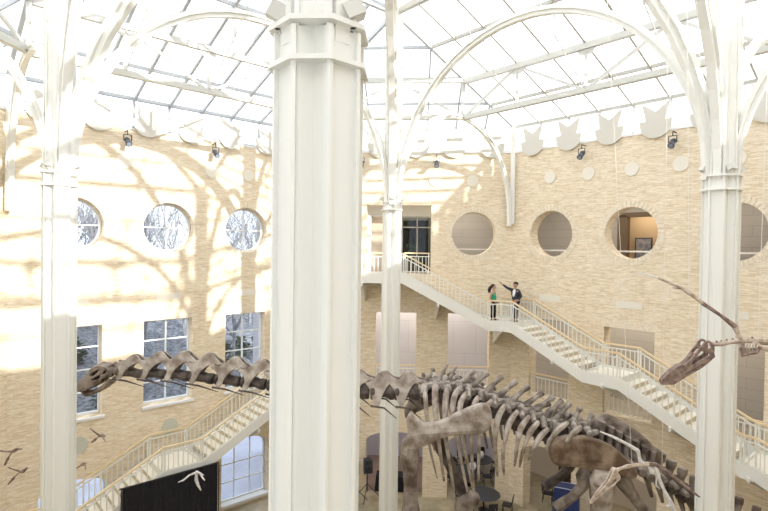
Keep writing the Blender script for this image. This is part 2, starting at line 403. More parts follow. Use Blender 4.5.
# ------------------------------------------------------------------ left wall windows
wn = [0]
def window(w, kind, c, sill_label=None):
    wn[0] += 1
    o0 = W(w, c, -.35, 0)
    win = thing('window_%d' % wn[0], None, None, tuple(o0), kind='structure')
    fr = MB(); gl = MB(); dp_ = -.38
    def L(t, z, o=dp_): return W(w, c + t, o, z)
    up_ = Vector((0, 0, 1))
    if kind == 'round':
        fr.plate(circle(0, ZC, 1.02), [circle(0, ZC, .94)], -.04, .04, lambda x, y, z: L(x, y, dp_ + z))
        fr.bar(L(0, ZC - .96), L(0, ZC + .96), .05, .06, wnrm(w)); fr.bar(L(-.96, ZC), L(.96, ZC), .05, .06, wnrm(w))
        gl.plate(circle(0, ZC, .97), [], -.006, .006, lambda x, y, z: L(x, y, dp_ + z))
    elif kind == 'tall':
        z0, z1 = 5.72, 9.25
        fr.plate(rect(-1, z0, 1, z1), [rect(-.93, z0 + .1, -.025, z1 - .07), rect(.025, z0 + .1, .93, z1 - .07)], -.05, .05, lambda x, y, z: L(x, y, dp_ + z))
        for k in (1, 2, 3):
            z = z0 + (z1 - z0) * k / 4; fr.bar(L(-.93, z), L(.93, z), .05, .06, wnrm(w))
        gl.plate(rect(-.95, z0, .95, z1), [], -.006, .006, lambda x, y, z: L(x, y, dp_ + z))
        MB().obox(L(0, 5.66, -.15), wdir(w) * 1.08, wnrm(w) * .24, up_ * .05).build('window_sill', WFRAME, win)
    else:
        hw = 1.18
        fr.plate(arch(0, hw, .45, 2.9, .5), [arch(0, hw - .08, .55, 2.88, .44)], -.05, .05, lambda x, y, z: L(x, y, dp_ + z))
        for t in (-.4, .4): fr.bar(L(t, .5), L(t, 3.36), .05, .06, wnrm(w))
        for z in (1.35, 2.2): fr.bar(L(-hw, z), L(hw, z), .05, .06, wnrm(w))
        gl.plate(arch(0, hw - .03, .5, 2.88, .46), [], -.006, .006, lambda x, y, z: L(x, y, dp_ + z))
        MB().obox(L(0, .44, -.1), wdir(w) * 1.2, wnrm(w) * .2, up_ * .05).build('window_sill', WFRAME, win)
    fr.build('window_frame', WFRAME, win); gl.build('window_pane', GLASS, win)
for b in (-1, 0, 1):
    window(-1, 'round', b * BAY); window(-1, 'tall', b * BAY); window(-1, 'arched', b * BAY + .05)

for w in (4, -3):  # unseen windows added behind the camera to brighten the near column
    wn[0] += 1
    win = thing('window_%d' % wn[0], None, None, tuple(W(w, 0, -.3, 5.7)), kind='structure'); fr = MB()
    for i in range(4): fr.bar(W(w, -2.1 + 1.4 * i, -.3, 7.5), W(w, -2.1 + 1.4 * i, -.3, 15.6), .08, .12, wnrm(w))
    for i in range(7): fr.bar(W(w, -2.1, -.3, 7.5 + 8.1 * i / 6), W(w, 2.1, -.3, 7.5 + 8.1 * i / 6), .08, .12, wnrm(w))
    fr.build('window_frame', WFRAME, win)
    MB().obox(W(w, 0, -.32, 11.55), wdir(w) * 2.1, wnrm(w) * .006, Vector((0, 0, 4.05))).build('window_pane', GLASS, win)
# recessed pale plates under round windows, small discs, crowns
side = {-1: 'left wall', 0: 'middle wall', 1: 'right wall'}
ordn = {-1: 'first', 0: 'middle', 1: 'last'}
for w in (-1, 1):
    for b in (-1, 0, 1):
        m = MB(); m.obox(W(w, b * BAY, .0, 10.22), wdir(w) * .52, wnrm(w) * .02, Vector((0, 0, .14)))
        tag(m.build('wall_plate', DISC), 'pale rectangular plate set in the brick of the %s under its %s round window' % (side[w], ordn[b]), 'wall plate', 'plates under the round windows')
five = ['first', 'second', 'third', 'fourth', 'fifth', 'sixth']
for w in (-1, 0, 1):
    for i in range(5):
        t = -3.6 + 1.8 * i
        m = MB().plate(circle(0, 0, .28, 24), [], -.02, .02, lambda x, y, z: W(w, t + x, .02 + z, 15.68 + y))
        tag(m.build('wall_disc', DISC), 'small pale disc on the brick, %s from the left on the %s' % (five[i], side[w]), 'wall disc', 'small pale discs')
    for i in range(6):
        t = -4.5 + 1.8 * i
        r = .6; p = []
        for k in range(25):
            a = math.radians(172 + 196 * k / 24); p.append((r * math.cos(a), r * math.sin(a)))
        p += [(.6 * r, .14 * r), (.86 * r, 1.32 * r), (0, .68 * r), (-.86 * r, 1.32 * r), (-.6 * r, .14 * r)]
        m = MB().plate(p, [], -.02, .02, lambda x, y, z: W(w, t + x, .10 + z, 17.36 + y))
        m.obox(W(w, t, .04, 17.0 - .1), wdir(w) * .08, wnrm(w) * .045, Vector((0, 0, .08)))
        tag(m.build('crown_ornament', CROWN), 'off-white crown-topped disc, %s from the left along the %s' % (five[i], side[w]), 'ornament', 'crown ornaments along the parapet')
for t in (-3.35, .09):
    m = MB().plate(circle(0, 0, .33, 24), [], -.02, .02, lambda x, y, z: W(-1, t + x, .02 + z, 4.7 + y))
    tag(m.build('wall_disc', mat('grey_green_disc', (.55, .56, .48), .6)), 'grey-green round disc above the left staircase %s' % ('next to the left column' if t < 0 else 'over the landing'), 'wall disc')

# ------------------------------------------------------------------ parapet, clerestory, roof
ZE = 18.25; ZT = 21.15
for w in names:
    struct(MB().obox(W(w, 0, -.3, ZP + .03), wdir(w) * (E8 + .1), wnrm(w) * .33, Vector((0, 0, .03))).build('trim_%d' % nx(), WFRAME))
    wn[0] += 1
    win = thing('window_%d' % wn[0], None, None, tuple(W(w, 0, -.1, ZP)), kind='structure')
    f = MB()
    for i in range(9):
        t = -E8 + i * E8 / 4; f.bar(W(w, t, -.12, ZP), W(w, t, -.12, ZE), .09, .12, wnrm(w))
    for z in (ZP + .1, ZE): f.bar(W(w, -E8, -.12, z), W(w, E8, -.12, z), .12, .1)
    f.build('window_frame', GFRAME if w in (-1, 4) else WFRAME, win)
    MB().obox(W(w, 0, -.14, (ZP + ZE) / 2), wdir(w) * E8, wnrm(w) * .006, Vector((0, 0, (ZE - ZP) / 2))).build('window_pane', GLASSR, win)
def rot4(p, k):
    p = Vector(p)
    for _ in range(k % 4): p = Vector((p.y, -p.x, p.z))
    return p
K2 = (ZT - ZE) / (A - 7.57)
def mz(y): return ZE + (A - y) * K2
V0 = 7.57 * Q
K1 = (ZT - ZE) / (A - V0)
def rz_(v): return ZE + (A - v) * K1
def RV(t, v, z): return Vector((Q * v + Q * t, Q * v - Q * t, z))      # t along right wall, v outward
sides4 = ['above the middle wall', 'above the far right wall', 'above the back wall', 'above the far left wall']
sides4b = ['above the right wall', 'above the near right wall', 'above the near left wall', 'above the left wall']
for k in range(4):
    R4 = lambda p: rot4(p, k)
    # gable-like triangular facet towards column
    tri = [(-E8, A), (E8, A), (0, 7.57)]
    g = MB(); v = [R4((x, y, mz(y) + .10)) for x, y in tri]; v += [p + Vector((0, 0, .02)) for p in v]
    g.add(v, [(0, 1, 2), (5, 4, 3), (0, 3, 4, 1), (1, 4, 5, 2), (2, 5, 3, 0)]); struct(g.build('ceiling', GLASSR))
    g = MB(); hp = 5.353
    v = [R4(RV(-E8, A, ZE + .10)), R4(RV(E8, A, ZE + .10)), R4(RV(hp, V0, ZT + .10)), R4(RV(-hp, V0, ZT + .10))]; v += [p + Vector((0, 0, .02)) for p in v]
    g.add(v, [(0, 1, 2, 3), (7, 6, 5, 4), (0, 4, 5, 1), (1, 5, 6, 2), (2, 6, 7, 3), (3, 7, 4, 0)]); struct(g.build('ceiling', GLASSR))
    # glazing bars
    f = MB()
    for i in range(-3, 4):
        x = i * E8 / 4; ye = 7.57 + abs(x) * (A - 7.57) / E8
        if abs(x) < .01: ye = 7.7
        f.bar(R4((x, A, mz(A))), R4((x, ye, mz(ye))), .07, .13)
    for y in (11.95, 9.05):
        x = (y - 7.57) * E8 / (A - 7.57); f.bar(R4((-x, y, mz(y))), R4((x, y, mz(y))), .09, .12)
    for s in (-1, 1): f.bar(R4((s * E8, A, mz(A))), R4((0, 7.57, mz(7.57))), .13, .16)
    struct(f.build('trim_%d' % nx(), GFRAME))
    f = MB()
    for i in range(-3, 4):
        t = i * E8 / 4; f.bar(R4(RV(t, A, rz_(A))), R4(RV(t, V0, rz_(V0))), .07 if k in (0, 1) else .10, .13)
    for vv in (11.49, 7.39):
        f.bar(R4(RV(-5.5, vv, rz_(vv))), R4(RV(5.5, vv, rz_(vv))), .09, .12)
    f.bar(R4(RV(-hp, V0, ZT)), R4(RV(hp, V0, ZT)), .16, .22)
    f.bar(R4(RV(-5.5, A, ZE)), R4(RV(5.5, A, ZE)), .1, .12)
    struct(f.build('trim_%d' % nx(), GFRAME if k in (3, 2) else BARP))
    # trusses
    def truss(pts_top, pts_bot, label):
        T = thing('roof_truss', label, 'roof truss', tuple(pts_bot[0]), 'roof trusses')
        n = len(pts_top)
        MB().bar(pts_top[0], pts_top[-1], .18, .22).build('top_chord', TRUSSW, T)
        MB().bar(pts_bot[0], pts_bot[-1], .20, .20).build('bottom_chord', TRUSSW, T)
        for i in range(n):
            MB().bar(pts_bot[i], pts_top[i], .10).build('post', TRUSSW, T)
            if 0 < i < n - 1:
                nn = (pts_top[-1] - pts_top[0]).normalized(); c = pts_top[i] + Vector((0, 0, -.12))
                MB().plate([(-.35, .0), (.35, .0), (.2, -.18), (-.2, -.18)], [], -.02, .02, lambda x, y, z: c + nn * x + Vector((0, 0, y)) + nn.cross(Vector((0, 0, 1))) * z).build('gusset_plate', TRUSSW, T)
        for i in range(n - 1):
            a, b = (pts_top[i], pts_bot[i + 1]) if i % 2 else (pts_bot[i], pts_top[i + 1])
            if n == 5: a, b = [(pts_bot[0], pts_top[1]), (pts_top[1], pts_bot[2]), (pts_bot[2], pts_top[3]), (pts_top[3], pts_bot[4])][i]
            MB().bar(a, b, .09).build('diagonal', TRUSSW, T)
    ZB = 18.0
    x5 = 2.79
    truss([R4((x, 10.5, mz(10.5) - .12)) for x in (-x5, 0, x5)], [R4((x, 10.5, ZB)) for x in (-x5, 0, x5)], 'white steel truss crossing the glass roof ' + sides4[k])
    ts = (-5.45, -2.8, 0, 2.8, 5.45)
    truss([R4(RV(t, 9.51, rz_(9.51) - .12)) for t in ts], [R4(RV(t, 9.51, ZB)) for t in ts], 'long white steel truss under the glass roof ' + sides4b[k])
    # light rod bracing above the truss
    B = thing('roof_bracing', 'thin white tie rods bracing the glass roof ' + sides4b[k], 'bracing', tuple(R4(RV(0, 7.39, 19.4))), 'tie rod bracing')
    for t in (-2.8, 0, 2.8):
        q = R4(RV(t, 7.39, 19.35))
        MB().bar(q, R4(RV(t, 7.39, rz_(7.39))), .06).build('post', TRUSSW, B)
        MB().tube([q, R4(RV(t, 9.51, ZB))], .018, 5).build('tie_rod', TRUSSW, B)
        MB().tube([q, R4(RV(t, V0, ZT - .1))], .018, 5).build('tie_rod', TRUSSW, B)
        for s in (-1, 1): 
            MB().tube([R4(RV(t, 9.51, rz_(9.51))), R4(RV(t + s * 2.75, 7.39, rz_(7.39)))], .014, 5).build('tie_rod', TRUSSW, B)
# central pyramid between the four columns
g = MB(); c4 = [Vector((0, 7.57, ZT + .1)), Vector((7.57, 0, ZT + .1)), Vector((0, -7.57, ZT + .1)), Vector((-7.57, 0, ZT + .1))]; ap = Vector((0, 0, 23.6))
for i in range(4):
    v = [c4[i], c4[(i + 1) % 4], ap]; v += [p + Vector((0, 0, .02)) for p in v]
    g.add(v, [(0, 1, 2), (5, 4, 3), (0, 3, 4, 1), (1, 4, 5, 2), (2, 5, 3, 0)])
struct(g.build('ceiling', GLASSR))
f = MB()
for i in range(4):
    a, b = c4[i] - Vector((0, 0, .1)), c4[(i + 1) % 4] - Vector((0, 0, .1)); f.bar(a, ap, .2, .25)
    for q in (.25, .5, .75): f.bar(a.lerp(b, q), (a if q < .5 else b).lerp(ap, min(q, 1 - q) * 2) if q != .5 else ap, .1, .14)
    for q in (.25, .5, .75): f.bar(a.lerp(ap, q), b.lerp(ap, q), .1, .14)
struct(f.build('trim_%d' % nx(), CREAM))

# ------------------------------------------------------------------ columns
R1, R2 = 13.80, 14.10
DZ = {'near': .04, 'right': -.04, 'left': -.04, 'far': 0}
def col_section(R, rot=0, deep=.62):
    """octagon whose faces towards +-x, +-y are V shaped recesses and whose diagonal faces are shallow channels"""
    pts = []
    for i in range(8):
        a0 = -PI / 8 + i * PI / 4 + rot; a1 = a0 + PI / 4; am = (a0 + a1) / 2
        p0 = Vector((math.cos(a0), math.sin(a0))) * R; p1 = Vector((math.cos(a1), math.sin(a1))) * R
        n = Vector((math.cos(am), math.sin(am)))
        if i % 2 == 0:
            q0 = p0.lerp(p1, .09); q1 = p0.lerp(p1, .91)
            s0 = q0 - n * R * .12; s1 = q1 - n * R * .12
            pts += [p0, q0, s0, s0.lerp(s1, .12), n * R * deep, s0.lerp(s1, .88), s1, q1]
        else:
            q0 = p0.lerp(p1, .10); q1 = p0.lerp(p1, .90)
            pts += [p0, q0, q0 - n * R * .10, q1 - n * R * .10, q1]
    return [(p.x, p.y) for p in pts]
cols = {'far': (0, 7.57), 'right': (7.57, 0), 'near': (.035, -7.57), 'left': (-7.57, 0)}
desc = {'far': 'slender looking white fluted steel column farthest away in front of the upper doorway',
        'right': 'white fluted steel column on the right, the stair passing behind it',
        'near': 'wide white fluted steel column close up, left of the picture centre',
        'left': 'white fluted steel column on the left, next to the long-necked skull'}
for nm, (x, y) in cols.items():
    T = thing('column', desc[nm], 'column', (x, y, ZG), 'hall columns')
    sec = [(px + x, py + y) for px, py in col_section(.375 if nm != 'near' else .382)]
    MB().prism(sec, ZG, R2).build('shaft', WHITE, T)
    sec = [(px + x, py + y) for px, py in col_section(.34, 0, .7)]
    MB().prism(sec, R2, ZT).build('upper_shaft', WHITE, T)
    for z in (R1 + DZ[nm], R2 + DZ[nm]):
        MB().prism([(x + .42 * math.cos(-PI / 8 + i * PI / 4), y + .42 * math.sin(-PI / 8 + i * PI / 4)) for i in range(8)], z - .02, z + .02).build('collar_plate', WHITE, T)
    MB().prism([(x + .5 * math.cos(-PI / 8 + i * PI / 4), y + .5 * math.sin(-PI / 8 + i * PI / 4)) for i in range(8)], ZG, ZG + .25).build('base_block', WHITE, T)
    for i, (bx, by) in enumerate(((-1, 0), (1, 0), (0, -1), (0, 1))):
        side_n = {(-1, 0): 'left side', (1, 0): 'right side', (0, -1): 'front', (0, 1): 'rear'}[(bx, by)]
        if nm in ('near',):
            if (bx, by) in ((0, -1), (0, 1)): continue
            c = Vector((x + bx * .30, y - .20, R2 + .15))
        else: c = Vector((x + bx * .38, y + by * .38, R2 + .12))
        u = thing('uplight', 'small off-white tilted box uplight on the collar of the %s column, %s' % (nm, side_n), 'lamp', (c.x, c.y, R2 + .02), 'box uplights on the column collars')
        rm_ = Matrix.Rotation(-.5 * bx, 3, 'Y') @ Matrix.Rotation(.35 * by, 3, 'X') @ Matrix.Rotation(.3, 3, 'Z')
        MB().obox(c, rm_ @ Vector((.075, 0, 0)), rm_ @ Vector((0, .06, 0)), rm_ @ Vector((0, 0, .065))).build('housing', mat('uplight_body', (.62, .61, .56), .5), u)
        MB().bar(c + Vector((0, 0, -.05)), Vector((c.x, c.y, R2 + .02)), .04).build('bracket', CREAM, u)
# arches
def arch_pts(p, q, a0, z0, rise, half=False, n=26):
    p = Vector((p[0], p[1], 0)); q = Vector((q[0], q[1], 0)); L = (q - p).length; d = (q - p) / L
    c = L / 2; a = c - a0; out = []
    for i in range(n + 1):
        th = PI * (1 - i / n); s = c + a * math.cos(th)
        out.append(p + d * s + Vector((0, 0, z0 + rise * math.sin(th))))
    return out, Vector((d.y, -d.x, 0))
def add_arch(p, q, a0, rise, label, w=.16, h=.24, z0=R2 - .1, z1=None):
    pts, n = arch_pts(p, q, a0, z0, rise)
    if z1 is not None: pts = pts + [Vector((pts[-1].x, pts[-1].y, z1))]
    m = MB().sweep(pts, w, h, n)
    m.sweep(pts, w * 1.7, .03, n)            # flange
    tag(m.build('roof_arch', WHITE), label, 'arch', 'curved roof arches')
F_, Rr, N_, L_ = (0, 7.57), (7.57, 0), (0, -7.57), (-7.57, 0)
for (a, b, la) in ((F_, Rr, 'far column to the right column'), (L_, F_, 'left column to the far column'), (N_, Rr, 'near column to the right column'), (L_, N_, 'left column to the near column')):
    add_arch(a, b, .22, 5.25, 'white curved steel arch springing from the ' + la)
add_arch(L_, Rr, .24, 7.0, 'great white steel arch across the hall from the left to the right column', .2, .28)
add_arch(F_, N_, .24, 7.0, 'great white steel arch across the hall from the far to the near column', .2, .28)
cn = {'far': [(-E8, A), (E8, A)], 'right': [(A, E8), (A, -E8)], 'near': [(E8, -A), (-E8, -A)], 'left': [(-A, -E8), (-A, E8)]}
for nm, cs in cn.items():
    for i, c in enumerate(cs):
        v = Vector((cols[nm][0] - c[0], cols[nm][1] - c[1], 0)).normalized(); cc = (c[0] + v.x * .1, c[1] + v.y * .1)
        add_arch(cols[nm], cc, .22, 4.0, 'white curved steel arch from the %s column to its %s wall corner' % (nm, ['left', 'right'][i]), .14, .2, z1=13.5)
        rad = Vector((-c[0], -c[1], 0)).normalized(); b0 = Vector((c[0], c[1], 0)) + rad * .1
        m = MB().bar(b0 + Vector((0, 0, 13.6)), b0 + Vector((0, 0, ZE)), .2, .26, rad)
        tag(m.build('corner_post', WHITE), 'white steel post in the brick wall corner facing the %s column, %s one' % (nm, ['left', 'right'][i]), 'post', 'corner posts')

# ------------------------------------------------------------------ railings and stairs
_bal = {}
def railing(pts, label, group=None, h=1.0, white_top=False, balz=.16, skip_low=False):
    """pts: floor-level points of the railing line"""
    P = [Vector(p) for p in pts]
    T = thing('railing', label, 'railing', tuple(P[0]), group)
    up_ = Vector((0, 0, 1))
    m = MB(); m2 = MB(); m3 = MB()
    for a, b in zip(P, P[1:]):
        m.bar(a + up_ * h, b + up_ * h, .07, .06); m2.bar(a + up_ * (h - .16), b + up_ * (h - .16), .045, .045); m3.bar(a + up_ * .1, b + up_ * .1, .03, .03)
    m.build('handrail', WOOD if not white_top else CREAM, T); m2.build('upper_rail', CREAM, T); m3.build('lower_rail', CREAM, T)
    for i, p in enumerate(P):
        q = p
        if i == 0: q = p + (P[1] - p).normalized() * .05
        if i == len(P) - 1: q = p + (P[-2] - p).normalized() * .05
        MB().bar(q - up_ * .1, q + up_ * (h - .02), .05).build('post', CREAM, T)
    key = round(h, 2)
    if key not in _bal:
        me = bpy.data.meshes.new('baluster'); b = MB().bar((0, 0, .1), (0, 0, h - .16), .03)
        me.from_pydata([tuple(v) for v in b.v], [], b.f); me.materials.append(CREAM); _bal[key] = me
    for a, b in zip(P, P[1:]):
        L = Vector((b.x - a.x, b.y - a.y)).length; n = max(1, round(L / .19))
        for i in range(1, n):
            o = bpy.data.objects.new('baluster', _bal[key]); COL.objects.link(o); o.parent = T; o.location = a.lerp(b, i / n) - P[0]
    return T
def flight(w, t0, z0, t1, z1, on, of, label):
    """stair flight against wall w; near edge at offset on, far edge at offset of; from (t0,z0) down to (t1,z1)"""
    n = max(2, round((z0 - z1) / .17)); T = thing('stair_flight', label, 'stairs', tuple(W(w, t1, (on + of) / 2, z1)), 'stair flights')
    d = wdir(w); nr = wnrm(w); up_ = Vector((0, 0, 1)); rise = (z0 - z1) / n; run = (t1 - t0) / n
    for i in range(n - 1):
        z = z0 - rise * (i + 1); ta = t0 + run * i; tb = t0 + run * (i + 1)
        MB().obox(W(w, (ta + tb) / 2, (on + of) / 2, z - .025), d * abs(run) / 2 * 1.08, nr * ((on - of) / 2 - .04), up_ * .025).build('tread', TREAD, T)
    for i in range(n):
        z = z0 - rise * (i + 1); ta = t0 + run * i + .01 * (1 if run > 0 else -1)
        MB().obox(W(w, ta, (on + of) / 2, z + rise / 2 - .02), d * .012, nr * ((on - of) / 2 - .04), up_ * (rise / 2 - .005)).build('riser', RISER, T)
    for off, nm in ((on, 'stringer'), (of, 'stringer')):
        m = MB(); v = []
        for o in (off - .04, off + .04):
            v += [W(w, t0, o, z0 + .08), W(w, t1, o, z1 + .08), W(w, t1, o, z1 - .36), W(w, t0, o, z0 - .36)]
        m.add(v, [(0, 1, 2, 3), (7, 6, 5, 4), (0, 4, 5, 1), (1, 5, 6, 2), (2, 6, 7, 3), (3, 7, 4, 0)]).build(nm, WHITE, T)
    v = []
    for dz in (-.30, -.27):
        v += [W(w, t0, on - .05, z0 + dz), W(w, t1, on - .05, z1 + dz), W(w, t1, of + .05, z1 + dz), W(w, t0, of + .05, z0 + dz)]
    MB().add(v, [(0, 1, 2, 3), (7, 6, 5, 4), (0, 4, 5, 1), (1, 5, 6, 2), (2, 6, 7, 3), (3, 7, 4, 0)]).build('soffit', WHITE, T)
    return T
ON, OF = 1.9, .12
def landing(pts, z, label, fascia=.44):
    T = thing('stair_landing', label, 'landing', (*pts[0][:2], z), 'stair landings')
    MB().prism([tuple(p[:2]) for p in pts], z - .12, z).build('deck', TREAD, T)
    m = MB(); n = len(pts)
    for i in range(n):
        a, b = Vector((*pts[i][:2], z - .14)), Vector((*pts[(i + 1) % n][:2], z - .14)); m.bar(a, b, .07, fascia)
    m.build('edge_beam', WHITE, T)
    return T
def W2(w, t, o): return W(w, t, o, 0)
kk = math.tan(PI / 8)
SLOPE = .518
# right-hand run: balcony, flight 1, corner landing, flight 2, landing 2, flight 3, landing 3
landing([W2(0, -2.3, OF), W2(0, .32, OF), W2(0, .32, ON), W2(0, -2.3, ON)], ZU, 'white balcony landing in front of the upper doorway')
flight(0, .32, ZU, 4.2, 9.1, ON, OF, 'upper stair flight descending from the balcony along the middle wall')
c_n = (A - ON) * kk; c_f = (A - OF) * kk
landing([W2(0, 4.2, OF), W2(0, c_f, OF), W2(1, -4.2, OF), W2(1, -4.2, ON), W2(0, c_n, ON), W2(0, 4.2, ON)], 9.1, 'corner landing where the couple stands')
flight(1, -4.2, 9.1, -.92, 7.6, ON, OF, 'stair flight below the couple, descending along the right wall')
landing([W2(1, -.92, OF), W2(1, .48, OF), W2(1, .48, ON), W2(1, -.92, ON)], 7.6, 'white landing in front of the middle rectangular opening of the right wall')
flight(1, .48, 7.6, 4.4, ZM, ON, OF, 'lower stair flight passing behind the right column')
landing([W2(1, 4.4, OF), W2(1, c_f, OF), W2(2, -2.4, OF), W2(2, -2.4, ON), W2(1, c_n, ON), W2(1, 4.4, ON)], ZM, 'landing at the right edge of the picture')
railing([W(0, -2.3, ON, ZU), W(0, -1.5, ON, ZU), W(0, .32, ON, ZU)], 'railing along the front of the upper balcony', 'stair railings')
railing([W(0, .32, ON, ZU), W(0, 2.0, ON, ZU - 1.68 * .528), W(0, 4.2, ON, 9.1)], 'front railing of the upper stair flight', 'stair railings')
railing([W(0, 4.2, ON, 9.1), W(0, c_n, ON, 9.1), W(1, -4.2, ON, 9.1)], 'front railing of the corner landing before the couple', 'stair railings')
railing([W(0, 4.95, .16, 9.1), W(0, (A - .16) * kk, .16, 9.1), W(1, -4.2, .16, 9.1)], 'rear railing of the corner landing behind the couple', 'stair railings')
railing([W(1, -4.2, ON, 9.1), W(1, -2.5, ON, 9.1 - 1.7 * 1.5 / 3.28), W(1, -.92, ON, 7.6)], 'front railing of the stair flight below the couple', 'stair railings')
railing([W(1, -4.2, .16, 9.1), W(1, -2.5, .16, 9.1 - 1.7 * 1.5 / 3.28), W(1, -.92, .16, 7.6)], 'wall-side railing of the stair flight below the couple', 'stair railings')
railing([W(1, -.92, ON, 7.6), W(1, .48, ON, 7.6)], 'front railing of the lower right landing', 'stair railings')
railing([W(1, -.92, .16, 7.6), W(1, .52, .16, 7.6)], 'wall-side railing of the lower right landing', 'stair railings')
railing([W(1, .48, ON, 7.6), W(1, 2.4, ON, 7.6 - 1.92 * 1.95 / 3.92), W(1, 4.4, ON, ZM)], 'front railing of the flight behind the right column', 'stair railings')
railing([W(1, .52, .16, 7.6), W(1, 2.4, .16, 7.6 - 1.9 * 1.95 / 3.88), W(1, 4.4, .16, ZM)], 'wall-side railing of the flight behind the right column', 'stair railings')
railing([W(1, 4.4, ON, ZM), W(1, c_n, ON, ZM), W(2, -2.4, ON, ZM)], 'front railing of the landing at the right edge of the picture', 'stair railings')
railing([W(1, 4.4, .16, ZM), W(1, 5.4, .16, ZM)], 'short wall-side railing at the right edge of the picture', 'stair railings')
railing([W(0, .36, -.05, ZU), W(0, 1.6, -.05, ZU)], 'short railing across the upper doorway beside the stair', 'gallery railings')
# left-hand run
landing([W2(-1, 4.9, OF), W2(-1, 5.42, OF), W2(-1, 4.9, ON)], ZM, 'top landing of the left staircase behind the near column')
flight(-1, 4.9, ZM, .7, 3.55, ON, OF, 'upper flight of the left staircase under the neck skeleton')
landing([W2(-1, -.82, OF), W2(-1, .7, OF), W2(-1, .7, ON), W2(-1, -.82, ON)], 3.55, 'landing of the left staircase above the black curtain')
flight(-1, -.82, 3.55, -4.4, 1.75, ON, OF, 'lower flight of the left staircase beside the left column')
landing([W2(-1, -5.42, OF), W2(-1, -4.4, OF), W2(-1, -4.4, ON), W2(-1, -4.75, ON)], 1.75, 'lowest landing of the left staircase near the picture edge')
railing([W(-1, 4.85, ON, ZM - .02), W(-1, 2.8, ON, 3.55 + 2.1 * .5), W(-1, .7, ON, 3.55)], 'front railing of the upper left flight', 'stair railings')
railing([W(-1, 4.85, .16, ZM - .02), W(-1, 2.8, .16, 3.55 + 2.1 * .5), W(-1, .7, .16, 3.55)], 'wall-side railing of the upper left flight', 'stair railings')
railing([W(-1, .7, ON, 3.55), W(-1, -.82, ON, 3.55)], 'front railing of the left landing above the curtain', 'stair railings')
railing([W(-1, .7, .16, 3.55), W(-1, -.82, .16, 3.55)], 'wall-side railing of the left landing above the curtain', 'stair railings')
railing([W(-1, -.82, ON, 3.55), W(-1, -2.6, ON, 2.65), W(-1, -4.4, ON, 1.75)], 'front railing of the lower left flight', 'stair railings')
railing([W(-1, -.82, .16, 3.55), W(-1, -2.6, .16, 2.65), W(-1, -4.4, .16, 1.75)], 'wall-side railing of the lower left flight', 'stair railings')
railing([W(-1, -4.4, .16, 1.75), W(-1, -5.42, .16, 1.75)], 'wall-side railing of the lowest left landing', 'stair railings')
# gallery railings in the rectangular openings
for w in (0, 1):
    for b in (-1, 0, 1):
        t = b * BAY
        railing([W(w, t - .98, -.12, ZM), W(w, t + .98, -.12, ZM)], 'railing in the %s rectangular opening of the %s' % ({-1: 'left', 0: 'middle', 1: 'right'}[b], side[w]), 'gallery railings')
# tapered wall brackets under the stairs
for w, t, z, wh in ((0, 1.95, ZU - 1.2, 'upper flight'), (0, 4.75, 8.85, 'corner landing'), (1, -2.2, 7.9, 'flight below the couple'), (1, -.1, 7.35, 'lower right landing'), (1, 2.3, 6.35, 'flight behind the right column, near its upper end'), (1, 4.6, 5.4, 'landing at the right picture edge'), (0, -1.5, ZU - .35, 'upper balcony'), (-1, 3.2, 4.4, 'upper left flight')):
    d = wdir(w) * .04; m = MB(); v = []
    for s in (-1, 1): v += [W(w, t, 0, z) + d * s, W(w, t, ON + .12, z) + d * s, W(w, t, ON + .12, z - .14) + d * s, W(w, t, 0, z - 1.0) + d * s]
    m.add(v, [(0, 1, 2, 3), (7, 6, 5, 4), (0, 4, 5, 1), (1, 5, 6, 2), (2, 6, 7, 3), (3, 7, 4, 0)])
    tag(m.build('stair_bracket', WHITE), 'tapered white steel bracket under the ' + wh, 'bracket', 'stair brackets')

# ------------------------------------------------------------------ black curtain under the left landing
T = thing('stage_curtain', 'black floor-length curtain hanging under the left landing', 'curtain', tuple(W(-1, -.55, ON + .25, ZG)))
m = MB(); n = 120; vv = []
for i in range(n + 1):
    t = -2.35 + 3.6 * i / n; o = ON + .22 + .018 * math.sin(i * .9) + .015 * math.sin(i * .37)
    for z, do in ((3.5, 0), (ZG, 0), (ZG, .02), (3.5, .02)): vv.append(W(-1, t, o + do, z))
ff = [(4 * i + k, 4 * i + 4 + k, 4 * i + 4 + (k + 1) % 4, 4 * i + (k + 1) % 4) for i in range(n) for k in range(4)]
m.add(vv, ff).build('drape', CLOTHK, T)
MB().tube([W(-1, -2.45, ON + .23, 3.5), W(-1, 1.3, ON + .23, 3.5)], .03, 8).build('curtain_pole', BLACK, T)
for t in (-2.4, 1.28): MB().tube([W(-1, t, ON + .3, ZG), W(-1, t, ON + .3, 3.5)], .025, 8).build('upright', BLACK, T)

# ------------------------------------------------------------------ stage lights on the parapet
def stage_light(w, t, label):
    c = W(w, t, .35, 16.45)
    T = thing('stage_light', label, 'spotlight', tuple(c), 'stage lights')
    d = (wnrm(w) + Vector((0, 0, -.9))).normalized()
    MB().tube([c - d * .2, c - d * .1, c + d * .02, c + d * .22], [.06, .11, .10, .12], 12).build('housing', mat('lamp_housing', (.05, .055, .07), .4), T)
    MB().tube([c + d * .21, c + d * .235], .085, 12).build('lens', mat('lamp_lens', (.25, .3, .4), .1), T)
    s = wdir(w); m = MB()
    for q in (-1, 1): m.bar(c + s * .14 * q, c + s * .14 * q + Vector((0, 0, .25)), .02, .04)
    m.bar(c - s * .14 + Vector((0, 0, .25)), c + s * .14 + Vector((0, 0, .25)), .04, .02); m.bar(c + Vector((0, 0, .25)), c + Vector((0, 0, .42)), .03)
    m.bar(c + Vector((0, 0, .42)), W(w, t, 0, 16.87), .03)
    m.build('yoke', BLACK, T)
